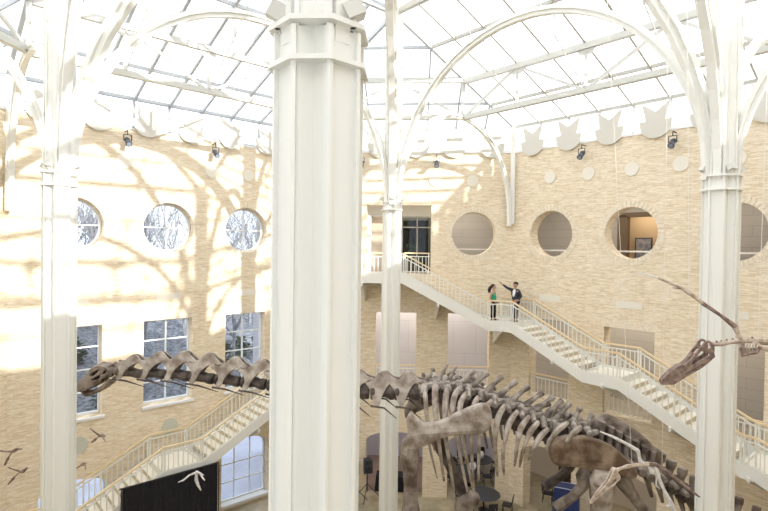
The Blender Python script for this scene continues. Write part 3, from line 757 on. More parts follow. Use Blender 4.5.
for w, t, l in ((-1, -1.75, 'dark stage light under the parapet, left one on the left wall'), (-1, 1.85, 'dark stage light under the parapet, right one on the left wall'), (0, -1.75, 'dark stage light under the parapet just right of the near column'), (0, 1.85, 'dark stage light under the middle wall parapet right of the far column'),
                (1, -1.95, 'dark stage light under the right wall parapet nearest the corner'), (1, 1.62, 'dark stage light under the right wall parapet beside the right column')):
    stage_light(w, t, l)
#PART2
# ------------------------------------------------------------------ big sauropod skeleton
SY = 1.5
def off(p, Y): return Vector((p.x, Y, p.z))
dino = thing('sauropod_skeleton', 'giant long-necked dinosaur skeleton of brown fossil bone stretching across the hall', 'dinosaur skeleton', tuple(off(at(470, 400, SY), SY) * 1.0 + Vector((0, 0, 0))))
dino.location.z = ZG; dino['_org'] = (dino.location.x, SY, ZG)
dino.location.y = SY
S = 13.35 / FPX                                  # metres per pixel at the skeleton
def px(x, y, Y=SY): return at(x, y, Y)
def outline(pts, Y):                              # photo outline -> (x,z) metres on plane Y
    return [(at(x, y, Y).x, at(x, y, Y).z) for x, y in pts]
def smooth_loop(p, n=3):
    out = []; m = len(p)
    for i in range(m):
        a, b, c, d = [Vector(p[(i + k - 1) % m]) for k in range(4)]
        for j in range(n):
            t = j / n
            q = .5 * ((2 * b) + (c - a) * t + (2 * a - 5 * b + 4 * c - d) * t * t + (3 * b - a - 3 * c + d) * t ** 3)
            out.append((q.x, q.y))
    return out
def slab(name, pts, Y, th, m, parent, bevel=.05, holes=(), smooth=True, n=3, fn=None, mirror=None):
    o = smooth_loop(outline(pts, Y), n); hs = [smooth_loop(outline(h, Y), 3) for h in holes]
    f = fn or (lambda x, y, z: (x, Y + z, y))
    mb = MB().plate(o, hs, -th / 2, th / 2, f, bevel, 2)
    ob = mb.build(name, m, parent)
    return ob
# --- skull
sk = [(79.5, 388), (80, 383), (85, 378.5), (91, 374), (94, 368), (98, 365.5), (103, 364), (109, 365), (113, 369), (112, 373.5), (106.5, 377.5), (103, 382), (93.5, 387.5), (87, 389.5)]
hol = [[(94, 373.5), (98, 370), (103, 368), (102, 370.5), (97, 374.5)], [(96, 378), (100, 375.5), (104, 373), (104, 376), (99, 378.5)], [(106.5, 371.5), (109, 368.5), (112, 368.5), (111, 371.5), (107, 373)]]
skull = None
for s in (-1, 1):
    Y = SY + s * .16
    mb = MB().plate(smooth_loop(outline(sk, SY), 3), [smooth_loop(outline(h, SY), 3) for h in hol], -.05, .05, lambda x, y, z, Y=Y: (x, Y + z, y), .02, 1)
    if s == -1: allm = mb
    else: allm.add(mb.v, mb.f)
c = off(px(86, 383.5), SY); allm.ell(c, (.26, .17, .13), 12, 8, Matrix.Rotation(-.75, 3, 'Y'))
allm.tube([px(84, 380), px(94, 369), px(103, 365.2), (px(111, 367.5))], [.06, .07, .09, .1], 8, 1.8)
allm.ell(px(110, 372), (.13, .15, .15), 10, 6)
skull = allm.build('skull', BONE, dino)
jaw = MB()
for s in (-1, 1):
    Y = SY + s * .13
    jaw.tube([px(82, 390, SY), off(px(88, 393.5), SY + s * .08), off(px(96, 391.5), Y), off(px(105, 386.5), Y), off(px(111, 381.5), Y), off(px(112.5, 378), Y)], [.06, .075, .06, .055, .07, .04], 7)
jaw.build('lower_jaw', BONE, dino)
# --- cervical vertebrae
tips = [(124, 377.5, .82), (148, 377.5, .92), (171.5, 378.5, .98), (196, 381.5, 1), (222, 385, 1), (248, 388, 1.02), (274, 391.5, 1.04), (300, 395, 1.08), (326, 398.5, 1.12), (351.5, 401, 1.15), (377, 402.5, 1.18), (401, 403, 1.18)]
L0 = [(0, 0), (-2.5, 3), (-.5, 8), (-2, 13), (-6, 17), (-9, 18.5), (-8, 20.5), (-2, 20), (5, 23), (9, 27), (13, 28.5), (18, 27.5), (22, 23.5), (27, 19), (25, 17.5), (20, 18.8), (14, 17), (9, 13), (5, 7.5), (3, 2)]
Rt = [(0, 0), (-3, 4), (-5, 11), (-8, 17), (-11, 20.5), (-8, 22), (-3, 24), (1, 28), (5, 31), (10, 31.5), (13, 29), (17, 25.5), (25, 23), (24, 21), (17, 22), (12, 19.5), (8, 13.5), (5, 7), (3, 1)]
def ctr(x):
    """height of the centrum axis in the photo"""
    for a, b in zip(CA, CA[1:]):
        if a[0] <= x <= b[0]: return a[1] + (b[1] - a[1]) * (x - a[0]) / (b[0] - a[0])
    return CA[0][1] if x < CA[0][0] else CA[-1][1]
CA = [(112, 370), (130, 372), (171, 373), (200, 376), (248, 381), (300, 387), (351, 390.5), (401, 391.5), (430, 392), (450, 394), (470, 398), (500, 411), (528, 424), (548, 433), (575, 443), (600, 448), (620, 455), (640, 464), (662, 477), (686, 494), (706, 508), (735, 522), (770, 536), (800, 548)]
for i, (x, y, s) in enumerate(tips):
    f = 1 if x > 300 else 0; prof = Rt if f else L0
    pts = [(x + a * (s if x < 260 else 1), y - b * (s if x < 200 else (1 if f > 0 else s))) for a, b in prof]
    o = smooth_loop(outline(pts, SY), 2); zb = min(p[1] for p in o); zt = max(p[1] for p in o)
    mb = MB()
    for sd_ in (-1, 1):
        m1 = MB().plate(o, [], -.03, .03, lambda X, Z, T, sd_=sd_: (X, SY + sd_ * (.24 * (1 - (Z - zb) / (zt - zb)) + .05) * (.7 + .3 * s) + T, Z), .012, 1)
        mb.add(m1.v, m1.f)
    vob = mb.build('cervical_vertebra', BONEP, dino)
    # centrum with waist and ball joint
    step = 23.5
    pr = []
    for q, r in ((0, .9), (.12, 1), (.3, .72), (.6, .66), (.85, .95), (1, .9)):
        X = x - 6 + step * q; pr.append((px(X, ctr(X) + (1.5 if x < 300 else 0)), .17 * s * r * (1.15 if x > 300 else .9)))
    cb = MB().tube([p for p, _ in pr], [r for _, r in pr], 12, 1.2)
    cb.tube([px(x + 3, ctr(x) - 4), px(x + 18, ctr(x + 14) - 1)], [.05, .03], 6); cb.build('centrum', BONED, vob)
    for sd_ in (-1, 1):
        Y = SY + sd_ * .33 * s
        x1 = x + (27 if x < 300 else 20); dy = 7 if x < 300 else 11
        MB().tube([off(px(x - 5, y - 1), Y), off(px(x + 8, y + 1), Y), off(px(x1, y + dy), Y)], [.03, .025, .008], 5).build('cervical_rib', BONED, vob)
MB().ell(px(117, 371), (.11, .13, .12), 10, 6).build('atlas', BONE, dino)
# --- dorsal vertebrae
spn = [((433, 368), (425, 384)), ((447.5, 364.5), (437, 383)), ((456.5, 366), (447, 384)), ((474.5, 370), (458, 386)), ((488, 372.5), (468, 390)), ((502.5, 376), (482, 395)), ((516.5, 381), (494, 400)), ((529, 386), (507, 404)), ((543, 392), (520, 409)), ((554, 396), (531, 414)), ((562.5, 399.5), (542, 420)), ((570, 402.5), (552, 424)), ((580.5, 407), (572, 423)), ((592.5, 413.5), (584, 431))]
ribs_px = [[(424, 390), (425.5, 398), (427, 420), (429, 443), (437, 478)], [(435.5, 384), (435, 395), (436, 421), (439, 444), (444, 481)], [(447.5, 387), (445.5, 400), (445, 421), (446.5, 445), (454, 489)],
           [(459, 388), (454, 398), (452.5, 416), (457, 440), (467.5, 492)], [(466.5, 393), (461, 402), (460, 415), (463, 440), (474, 493)], [(478, 397), (474.5, 405), (472, 420), (471, 440), (474, 490)], [(491.5, 400.5), (485, 410), (480, 425), (479, 445), (478.5, 482)],
           [(505, 405), (498, 418), (495, 440), (496, 460), (497.5, 476)], [(517.5, 411), (510, 422), (506, 436), (503, 455), (504, 475)], [(529, 416), (521, 428), (518, 440), (516, 455), (514.6, 466)], [(538.5, 422), (531, 431), (526.5, 441), (522, 455), (519.6, 467)], [(548, 429), (540, 437), (535, 446), (531, 453), (528.5, 460)],
           [(567, 423), (557, 431), (550, 440), (546, 450)], [(581, 427), (572, 434), (566, 442)]]
for i, (tip, base) in enumerate(spn):
    cx_ = base[0] + 3; cyy = ctr(cx_)
    v = MB()
    wb = .085 if i < 3 else .115
    T0, B0 = px(*tip), px(*base); D = (T0 - B0)
    v.tube([B0 - D * .15, B0 + D * .25, B0 + D * .7, B0 + D * .9, T0], [wb * 1.3, wb * .7, wb * .46, wb * (.66 if i > 2 else .45), wb * (.62 if i > 2 else .3)], 9, 1.3)
    # neural arch, transverse processes like swept wings
    C0 = px(cx_, cyy)
    v.tube([B0 - D * .1, C0 + Vector((0, 0, .1))], [.17, .2], 8, 1.2)
    for sd_ in (-1, 1):
        e = off(px(ribs_px[i][0][0] - 1, ribs_px[i][0][1] - 3, SY), SY + sd_ * .72)
        if i > 2: v.tube([B0 + Vector((0, sd_ * .1, .05)), B0.lerp(e, .5) + Vector((0, 0, .10)), e], [.15, .10, .07], 7, .8)
        else: v.tube([B0, e], [.12, .08], 7)
        l = px(base[0] - 6, base[1] + 2); r = px(base[0] + 12, base[1] - 1)
        v.tube([off(l, SY + sd_ * .30), off(B0, SY + sd_ * .22), off(r, SY + sd_ * .12)], [.03, .12, .07], 7)
    vob = v.build('dorsal_vertebra', BONEV, dino)
    pr = []
    for q, r in ((-7, 1), (-5, 1), (-1, .75), (3, .78), (6, 1), (7, .9)):
        X = cx_ + q; pr.append((px(X, ctr(X) + 2), .26 * r))
    MB().tube([p for p, _ in pr], [r for _, r in pr], 12, 1.1).build('centrum', BONED, vob)
for i, R_ in enumerate(ribs_px):
    for sd_ in (-1, 1):
        n = len(R_); P = []
        for j, (x, y) in enumerate(R_):
            Yn = SY - [.75, 1.0, 1.15, 1.1, .85][j] if n == 5 else SY - [.75, .95, 1.0, .95][j]
            p = at(x, y, Yn)
            if sd_ == 1: p = Vector((p.x, 2 * SY - Yn, p.z))
            P.append(p)
        Pd = []
        for a in range(n - 1):
            p0 = P[max(a - 1, 0)]; p1 = P[a]; p2 = P[a + 1]; p3 = P[min(a + 2, n - 1)]
            for q in range(4):
                t = q / 4; Pd.append(.5 * ((2 * p1) + (p2 - p0) * t + (2 * p0 - 5 * p1 + 4 * p2 - p3) * t * t + (3 * p1 - p0 - 3 * p2 + p3) * t ** 3))
        Pd.append(P[-1]); m_ = len(Pd)
        rr = [.045 + .035 * math.sin(PI * min(1, (k + 1) / m_ * 1.6)) if k < m_ * .6 else .062 - .040 * (k / m_ - .6) / .4 for k in range(m_)]
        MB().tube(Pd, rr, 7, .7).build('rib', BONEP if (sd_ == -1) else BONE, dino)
# --- shoulder blades, forelimbs
scap = [(408, 433), (406, 420), (411, 411), (415, 416), (419, 419.6), (427, 423), (436, 422.5), (446, 419), (454, 415), (463, 411), (471, 407.6), (478, 405), (484, 404), (489, 406), (492, 413), (492.3, 422), (490, 429), (486, 432.8), (480, 435.2), (470, 436), (458, 435.2), (448, 437.5), (438.5, 440.5), (427.6, 445), (416.7, 449.5), (412, 455), (408, 457), (403.5, 455), (402, 449), (403, 441)]
for sd_ in (-1, 1):
    Yc = SY + sd_ * 1.35
    o = smooth_loop(outline(scap, SY - 1.35), 2)
    mb = MB().plate(o, [], -.11, .11, lambda x, y, z: (x, Yc + z + .1 * math.sin((x - o[0][0]) * 1.2), y), .09, 3)
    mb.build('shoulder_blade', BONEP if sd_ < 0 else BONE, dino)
Yh = SY - 1.25
def limb(name, pts, rad, Y, m, n=12, fl=1.0):
    P = [at(x, y, Y) for x, y in pts]
    return MB().tube(P, rad, n, fl).build(name, m, dino)
limb('humerus', [(408, 438), (409, 446), (409.5, 455), (410, 468), (410.5, 485), (410.5, 500), (411, 512), (411.5, 520)], [.12, .22, .235, .18, .155, .17, .22, .2], Yh, BONE)
def ground_pt(x, Y, z=ZG): p = at(x, 500, Y); return Vector((p.x, Y, z))
g0 = at(411.5, 520, Yh)
def lower_leg(top, foot, r, names=('radius', 'ulna', 'foot')):
    for k, s in enumerate((-.14, .16)):
        MB().tube([top + Vector((s, 0, -.05)), top.lerp(foot, .5) + Vector((s, .05, 0)), foot + Vector((s * .7, 0, .75))], [r, r * .65, r * .85], 10).build(names[k], BONE, dino)
    f = MB()
    for k in range(5):
        a = -PI / 2 - .9 + k * .45; e = foot + Vector((.26 * math.sin(a + PI / 2) + .0, .26 * math.cos(a + PI / 2) * -1, .03))
        f.tube([foot + Vector((0, 0, .72)) + (e - foot) * .45, e + Vector((0, 0, .25)), e + Vector((0, 0, .0))], [.10, .09, .10], 8)
    f.build(names[2], BONE, dino)
lower_leg(g0, Vector((g0.x + .15, Yh, ZG + .08)), .16)
# far forelimb: reaching down and forward
Yf = SY + 1.25
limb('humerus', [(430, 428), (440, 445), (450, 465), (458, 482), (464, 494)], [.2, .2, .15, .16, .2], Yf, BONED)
slab('elbow_block', [(459, 497), (463, 493), (471, 492), (479, 495.5), (478, 501), (473, 506), (468, 513), (461, 516), (456, 512), (455, 505)], Yf - .1, .5, BONE, dino, .12)
g1 = at(458, 512, Yf)
lower_leg(g1, Vector((g1.x - .7, Yf, ZG + .08)), .15)
# --- pelvis
ili = [(548, 449), (548.5, 445), (551, 441), (555, 437.5), (560, 435.6), (570, 434.2), (584.6, 435.8), (600.5, 440), (613, 446.6), (622.7, 454.6), (630.6, 462.5), (636, 470), (635, 476), (627, 477.8), (616, 474), (605, 471), (592.5, 471.5), (581.5, 467.5), (568.8, 465.9), (557.7, 465), (551, 460), (548.5, 454)]
for sd_ in (-1, 1):
    Yc = SY + sd_ * .85
    o = smooth_loop(outline(ili, SY - .85), 2); xm = o[0][0]
    mb = MB().plate(o, [], -.10, .10, lambda x, y, z: (x, Yc + z - sd_ * .16 * (x - xm - 1.1) * (x - xm - 1.1) * .3 * -1, y), .085, 3)
    mb.build('ilium', BONEI, dino)
sac = [(595, 419), (606, 414), (618, 419), (632, 427), (646, 438), (655, 447), (662, 452), (664, 461), (650, 462), (636, 458), (618, 447), (600, 436), (590, 430)]
slab('sacral_crest', sac, SY + .1, .30, BONE, dino, .10)
for k in range(7):
    x = 601 + k * 8.2; y = 425 + k * 4.7
    MB().tube([px(x, y - 5), px(x - 1.5, y + 6), px(x - 4, y + 18)], [.09, .075, .10], 8, 3.4).build('sacral_vertebra', BONE, dino)
    MB().tube([off(px(x - 5, y + 16), SY + .8), off(px(x - 3, y + 15), SY), off(px(x - 5, y + 16), SY - .8)], [.10, .07, .10], 8).build('sacral_rib', BONE, dino)
cb = MB(); cb.tube([px(x, ctr(x)) for x in (580, 595, 610, 625, 640)], [.26, .24, .26, .24, .26], 12).build('sacrum', BONED, dino)
# pubis / ischium
for sd_ in (-1, 1):
    Y = SY + sd_ * .55
    o = lambda x, y: off(px(x, y, SY - .55), Y)
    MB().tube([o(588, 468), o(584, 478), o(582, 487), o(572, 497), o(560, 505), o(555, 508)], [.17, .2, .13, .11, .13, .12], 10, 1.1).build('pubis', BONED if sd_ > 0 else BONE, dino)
    MB().tube([o(620, 474), o(629, 490), o(640, 506), o(650, 516)], [.2, .14, .12, .14], 10).build('ischium', BONE, dino)
for sd_, pts in ((-1, [(603, 471), (602, 480), (603, 492), (602, 506), (601, 525), (601, 560), (602, 590)]), (1, [(613, 478), (618, 492), (622, 506), (626, 520), (628, 545), (628, 580)])):
    Y = SY + sd_ * 1.0; P = [off(px(x, y, SY - 1.0), Y) for x, y in pts]
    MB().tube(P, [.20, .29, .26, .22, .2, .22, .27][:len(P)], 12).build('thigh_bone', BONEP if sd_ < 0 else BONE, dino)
    lower_leg(P[-1], Vector((P[-1].x + .1, Y, ZG + .08)), .17, ('shin_bone', 'calf_bone', 'foot'))
# --- tail
tx = [(650, 448), (661, 454), (672, 461), (683, 469), (695, 477), (708, 485), (723, 492), (739.5, 498.5), (757, 507.5), (775, 516)]
for i, (x, y) in enumerate(tx):
    s = 1 - .03 * i; X = x - 5; Y = SY + .06 * i
    v = MB(); t = at(x, y, Y); b = at(X, ctr(X), Y)
    v.tube([t + Vector((.0, 0, .02)), t.lerp(b, .15), t.lerp(b, .5), b], [.14 * s, .15 * s, .10 * s, .18 * s], 8, .8)
    for sd_ in (-1, 1): v.tube([b, b + Vector((.02, sd_ * .5 * s, .03))], [.13 * s, .06 * s], 7)
    v.tube([b + Vector((0, 0, -.1)), b + Vector((.18, 0, -.75 * s))], [.10 * s, .04], 6)
    vob = v.build('tail_vertebra', BONE, dino)
    a, c = at(X - 6, ctr(X - 6), Y), at(X + 6, ctr(X + 6), Y)
    MB().tube([a, a.lerp(c, .2), a.lerp(c, .5), a.lerp(c, .8), c], [.24 * s, .27 * s, .2 * s, .27 * s, .24 * s], 12).build('centrum', BONED, vob)
# steel armature posts carrying the skeleton
for x, zz in ((600, 452), (330, 392)):
    t = px(x, ctr(x)); MB().tube([Vector((t.x, SY, ZG)), t], .045, 8).build('support_post', BLACK, dino)

# ------------------------------------------------------------------ pterosaurs
def pts_at(L, Y): return [at(x, y, Y) for x, y in L]
PY = -2.6
p1 = thing('pterosaur_skeleton', 'large hanging pterosaur skeleton with long beak in front of the right column', 'pterosaur skeleton', tuple(at(740, 345, PY)))
beak = [(660, 382), (661.5, 378), (665, 374.5), (672.6, 368), (677, 365), (680.7, 364), (684, 362.5), (688, 358.5), (693, 352), (699, 344.2), (702, 340.8), (705.5, 339.6), (709.4, 342.5), (711, 347), (710.5, 352), (711.3, 355.8), (706, 359.5), (699, 363), (692, 367.5), (684.4, 372), (678, 377), (672, 380.8), (666, 382.5)]
hole = [(688, 363.5), (693, 357), (698, 350.5), (702, 349.5), (706.5, 353.2), (704.5, 355.5), (699, 358.2), (693, 361.8)]
eye = [(702.6, 345), (703.4, 342.7), (705.4, 341.9), (707.4, 343), (707.8, 345.2), (706.6, 347.2), (704.4, 347.4)]
Lo = outline(beak, PY)
for s in (-1, 1):
    w_ = MB().plate(smooth_loop(Lo, 2), [smooth_loop(outline(hole, PY), 2), smooth_loop(outline(eye, PY), 2)], -.02, .02, lambda x, y, z: (x, PY + s * (.035 + .07 * min(1, (x - Lo[0][0]) / .9)) + z, y), .008, 1)
    if s == -1: hm = w_
    else: hm.add(w_.v, w_.f)
hm.tube(pts_at([(662, 380), (672, 371), (681, 366), (686, 361.5), (693, 353)], PY), [.04, .06, .06, .05, .04], 8)
hm.build('skull', PBONE, p1)
MB().tube(pts_at([(661, 383), (672, 382), (684, 374.5), (699, 366), (710, 358.5)], PY), [.03, .045, .045, .045, .03], 7, 2).build('lower_jaw', PBONE, p1)
nk = MB().tube(pts_at([(710, 344), (716, 344.3), (722, 343.6), (730, 342.2), (738, 341), (747, 340.5), (758, 341), (768, 342), (778, 343)], PY), [.045, .035, .05, .035, .05, .04, .06, .055, .05], 8)
nk.build('neck_and_spine', PPALE, p1)
sp_m = MB()
for x, y in ((716.5, 344), (721, 343.5), (726.5, 342.3), (732.5, 341.6), (741.5, 340.5), (752, 340), (762, 341)):
    sp_m.tube([at(x, y, PY), at(x + .3, y - 3.5, PY)], [.035, .008], 6)
sp_m.build('neck_spines', PBONE, p1)
for s in (-1, 1):
    Y = PY + s * .28
    MB().tube([at(744, 343, PY), at(741.5, 349, Y), at(743, 355, Y), at(749, 353, Y), at(756, 352.5, Y), at(760, 347, Y)], [.03, .035, .045, .04, .035, .03], 7).build('ribcage_rim', PBONE, p1)
    for k in range(5): MB().tube([at(746 + 3 * k, 343, PY), at(745 + 3 * k, 348, Y), at(746 + 3 * k, 353, PY + s * .18)], .013, 5).build('rib', PPALE, p1)
    W_ = pts_at([(741, 342), (738, 334), (735, 326.6), (720, 315), (702, 303)], PY)
    W2_ = pts_at([(702, 303), (694, 296.5), (689, 293), (680, 287.5), (668, 282.2), (658, 278)], PY)
    W3_ = pts_at([(658, 278), (650, 275.5), (646.6, 274.4), (640, 273.4), (635, 273.2)], PY)
    if s == 1:   # far wing spread away from the viewer
        W_ = pts_at([(754, 343), (760, 347), (768, 349), (790, 342), (815, 336)], PY - .1)
        W2_ = pts_at([(815, 336), (825, 333), (833, 330), (845, 327), (860, 324), (875, 322)], PY - .1)
        W3_ = pts_at([(875, 322), (885, 321), (893, 320.5), (900, 320), (906, 320)], PY - .1)
    MB().tube(W_[:3], [.05, .035, .05], 7).build('upper_wing_bone', PPALE, p1)
    MB().tube(W_[2:], [.05, .028, .038], 7).build('wing_forearm', PBONE, p1)
    MB().tube(W2_, [.038, .032, .04, .025, .024, .02], 7).build('wing_finger', PPALE, p1)
    MB().tube(W3_, [.02, .016, .014, .01, .006], 6).build('wing_tip', PWHITE, p1)
    MB().tube([W2_[2], W2_[2] + Vector((-.12, 0, .07)), W2_[2] + Vector((-.3, -.05, .09))], [.018, .012, .005], 5).build('claw', PBONE, p1)
def cables(specs, label, group='suspension cables'):
    for i, (p, top, lb) in enumerate(specs):
        tag(MB().tube([p, Vector((top[0], top[1], top[2]))], .004, 5).build('suspension_cable', CABLE), lb, 'cable', group)
c0 = at(715, 343, PY); c1 = at(758, 341, PY); c2 = at(689, 293, PY)
PY2 = -1.6
p2 = thing('pterosaur_skeleton', 'smaller pale pterosaur skeleton hanging in front of the sauropod hip', 'pterosaur skeleton', tuple(at(634, 466, PY2)))
bk = [(589.5, 502), (592, 499), (597, 492), (602, 486.5), (607, 480.5), (610, 474), (612.4, 469.2), (614.5, 468), (616.5, 470.5), (619.5, 476), (616, 480.5), (612, 485), (606, 489), (600.5, 494), (595, 499.5), (591, 503.5)]
hb = [(607.5, 484), (611.5, 479.5), (614, 477.5), (615, 479.5), (611.5, 483.5), (607.5, 486)]
L2 = outline(bk, PY2)
for s in (-1, 1):
    w_ = MB().plate(smooth_loop(L2, 2), [smooth_loop(outline(hb, PY2), 2)], -.015, .015, lambda x, y, z: (x, PY2 + s * (.02 + .05 * min(1, (x - L2[0][0]) / .6)) + z, y), .006, 1)
    if s == -1: hm = w_
    else: hm.add(w_.v, w_.f)
hm.ell(at(614.5, 471.5, PY2), (.07, .07, .08), 10, 6); hm.build('skull', PPALE, p2)
MB().tube(pts_at([(616, 470.5), (622, 468), (628, 466.3), (635, 465), (642, 464.2), (648, 464)], PY2), [.045, .03, .045, .03, .045, .05], 8).build('neck', PPALE, p2)
MB().tube(pts_at([(648, 464), (655, 464.5), (661.4, 467.5), (670, 473.5), (680, 481.7), (690, 490), (699.5, 497)], PY2), [.05, .045, .04, .03, .028, .03, .015], 8).build('spine_and_tail', PBONE, p2)
MB().tube(pts_at([(600, 431.6), (613, 436.8), (626, 443.5), (637.7, 450.6)], PY2), [.014, .028, .03, .042], 7).build('wing_finger', PWHITE, p2)
MB().tube(pts_at([(637.7, 450.6), (639, 456), (640, 461), (645, 465)], PY2), [.042, .03, .04, .04], 7).build('wing_forearm', PWHITE, p2)
MB().tube(pts_at([(654, 466), (657, 473.5), (659.5, 480), (664, 490), (671, 504)], PY2), [.045, .055, .035, .032, .05], 7).build('upper_wing_bone', PWHITE, p2)
MB().tube(pts_at([(671, 504), (677, 516), (683, 530)], PY2), [.055, .03, .02], 7).build('wing_tip', PWHITE, p2)
MB().tube(pts_at([(672, 503), (668, 506), (665, 506)], PY2), [.035, .025, .012], 6).build('claw', PWHITE, p2)
MB().tube(pts_at([(648, 465), (652, 472), (657, 473.5)], PY2), [.03, .05, .03], 7).build('shoulder', PWHITE, p2)
for k in range(6): MB().tube(pts_at([(650 + 2.4 * k, 464.8 + k * .6), (650 + 2.2 * k, 469 + k * .6), (653 + 2 * k, 472 + k * .7)], PY2 + .04 * (k % 2)), .012, 5).build('rib', PPALE, p2)
MB().tube(pts_at([(657, 474), (656, 486), (660, 489)], PY2), [.018, .014, .01], 5).build('claw', PWHITE, p2)
d0 = at(632, 465, PY2); d1 = at(662, 467, PY2)
cables([(c0, (c0.x - .3, c0.y + .5, 18.6), 'thin cable holding the long-beaked pterosaur by its neck'),
        (c1, (c1.x + .4, c1.y + .5, 18.4), 'thin cable holding the long-beaked pterosaur by its back'),
        (c2, (c2.x - .2, c2.y, 19), 'thin cable rising from the wing of the long-beaked pterosaur'),
        (d0, (d0.x - .5, d0.y + .8, 19.5), 'thin cable holding the smaller pale pterosaur by its neck'),
        (d1, (d1.x + .1, d1.y + .4, 19.6), 'thin cable holding the smaller pale pterosaur by its back')], '')
# small pterosaur skeletons by the left wall
def small_ptero(body, wings, stick, Y, m, label):
    T = thing('small_pterosaur_skeleton', label, 'pterosaur skeleton', tuple(at(*body[0], Y)), 'small hanging pterosaur skeletons')
    MB().tube(pts_at(body, Y), [.035, .06, .03][:len(body)] if len(body) < 4 else [.03, .05, .04, .015], 7).build('body', m, T)
    for wg in wings:
        P = [at(x, y, Y) + Vector((0, -.12 * i, 0)) for i, (x, y) in enumerate(wg)]
        MB().tube(P, [.03] + [.024] * (len(P) - 2) + [.012], 6).build('wing', m, T)
    if stick:
        P = pts_at(stick, Y); MB().tube([P[0], P[0].lerp(P[-1], .35), P[-1]], [.025, .045, .02], 7).build('long_beak', PBONE if m != PWHITE else m, T)
        MB().tube([P[0], at(*body[0], Y)], .02, 5).build('neck', m, T)
SYL = 3.4
small_ptero([(12, 452), (15, 450.5), (18, 448.5)], [[(12, 451.5), (8, 450), (4, 447.5), (0, 447)], [(17, 449), (22, 447.5), (28, 446)]], [(8.8, 457), (7.5, 461.5), (4.5, 465.5)], SYL, PBONE, 'small dark pterosaur skeleton hanging at the far left picture edge, upper one')
small_ptero([(20, 472), (23.5, 471), (26, 469)], [[(20.5, 471.5), (17, 468), (14, 464)], [(25, 469.5), (29, 466.5), (34, 465)]], [(15, 476.5), (12, 480), (8, 484.5)], SYL, PBONE, 'small dark pterosaur skeleton hanging at the far left picture edge, lower one')
small_ptero([(99, 436), (102, 435.5), (105, 436.5)], [[(99.5, 435.5), (97.5, 431), (95, 425.5)], [(103, 436), (106, 437), (110, 438.5)]], [(96.5, 438.5), (94, 440.5), (91.5, 442.5)], SYL, PBONE, 'small dark pterosaur skeleton hanging under the sill right of the left column')
small_ptero([(196.5, 471), (196.3, 480), (198, 485), (201, 490.5)], [[(196, 472.5), (191, 473.5), (187, 476.5), (184, 476.5)], [(197, 472), (202, 471.5), (207, 471.5)], [(200, 473), (204, 475.5), (208, 476.5)]], None, 2.6, PWHITE, 'small pale pterosaur skeleton hanging before the black curtain')  # bright light on this one is put into its white bone colour
small_ptero([(81, 465), (83.5, 464), (86, 463.5)], [[(83, 464.3), (80, 466), (77, 467.5)], [(85, 464), (88, 465.5), (90.5, 467)]], None, SYL, PBONE, 'tiny pterosaur skeleton hanging above the left staircase rail')

# ------------------------------------------------------------------ people on the corner landing
def skin_mesh(name, V, Ed, Rd, m, parent, sub=2):
    me = bpy.data.meshes.new(name); o0 = Vector(parent['_org'])
    me.from_pydata([tuple(Vector(v) - o0) for v in V], Ed, []); ob = bpy.data.objects.new(name, me); COL.objects.link(ob)
    sm = ob.modifiers.new('s', 'SKIN'); 
    for i, r in enumerate(Rd): me.skin_vertices[0].data[i].radius = (r, r) if not isinstance(r, tuple) else r
    me.skin_vertices[0].data[0].use_root = True
    ob.modifiers.new('u', 'SUBSURF').levels = sub
    dg = bpy.context.evaluated_depsgraph_get(); dg.update()
    nm_ = bpy.data.meshes.new_from_object(ob.evaluated_get(dg)); bpy.data.objects.remove(ob)
    nm_.materials.clear(); nm_.materials.append(m)
    for p in nm_.polygons: p.use_smooth = True
    o = bpy.data.objects.new(name, nm_); COL.objects.link(o); o.parent = parent
    return o
def chain(rows):
    """rows: list of (name,parent,pos,rad) -> verts, edges, radii"""
    ix = {}; V = []; E_ = []; R_ = []
    for i, (n, p, v, r) in enumerate(rows):
        ix[n] = i; V.append(v); R_.append(r)
        if p is not None: E_.append((ix[p], i))
    return V, E_, R_
def make_skin():
    if not hasattr(bpy.types.Mesh, 'skin_vertices'): return
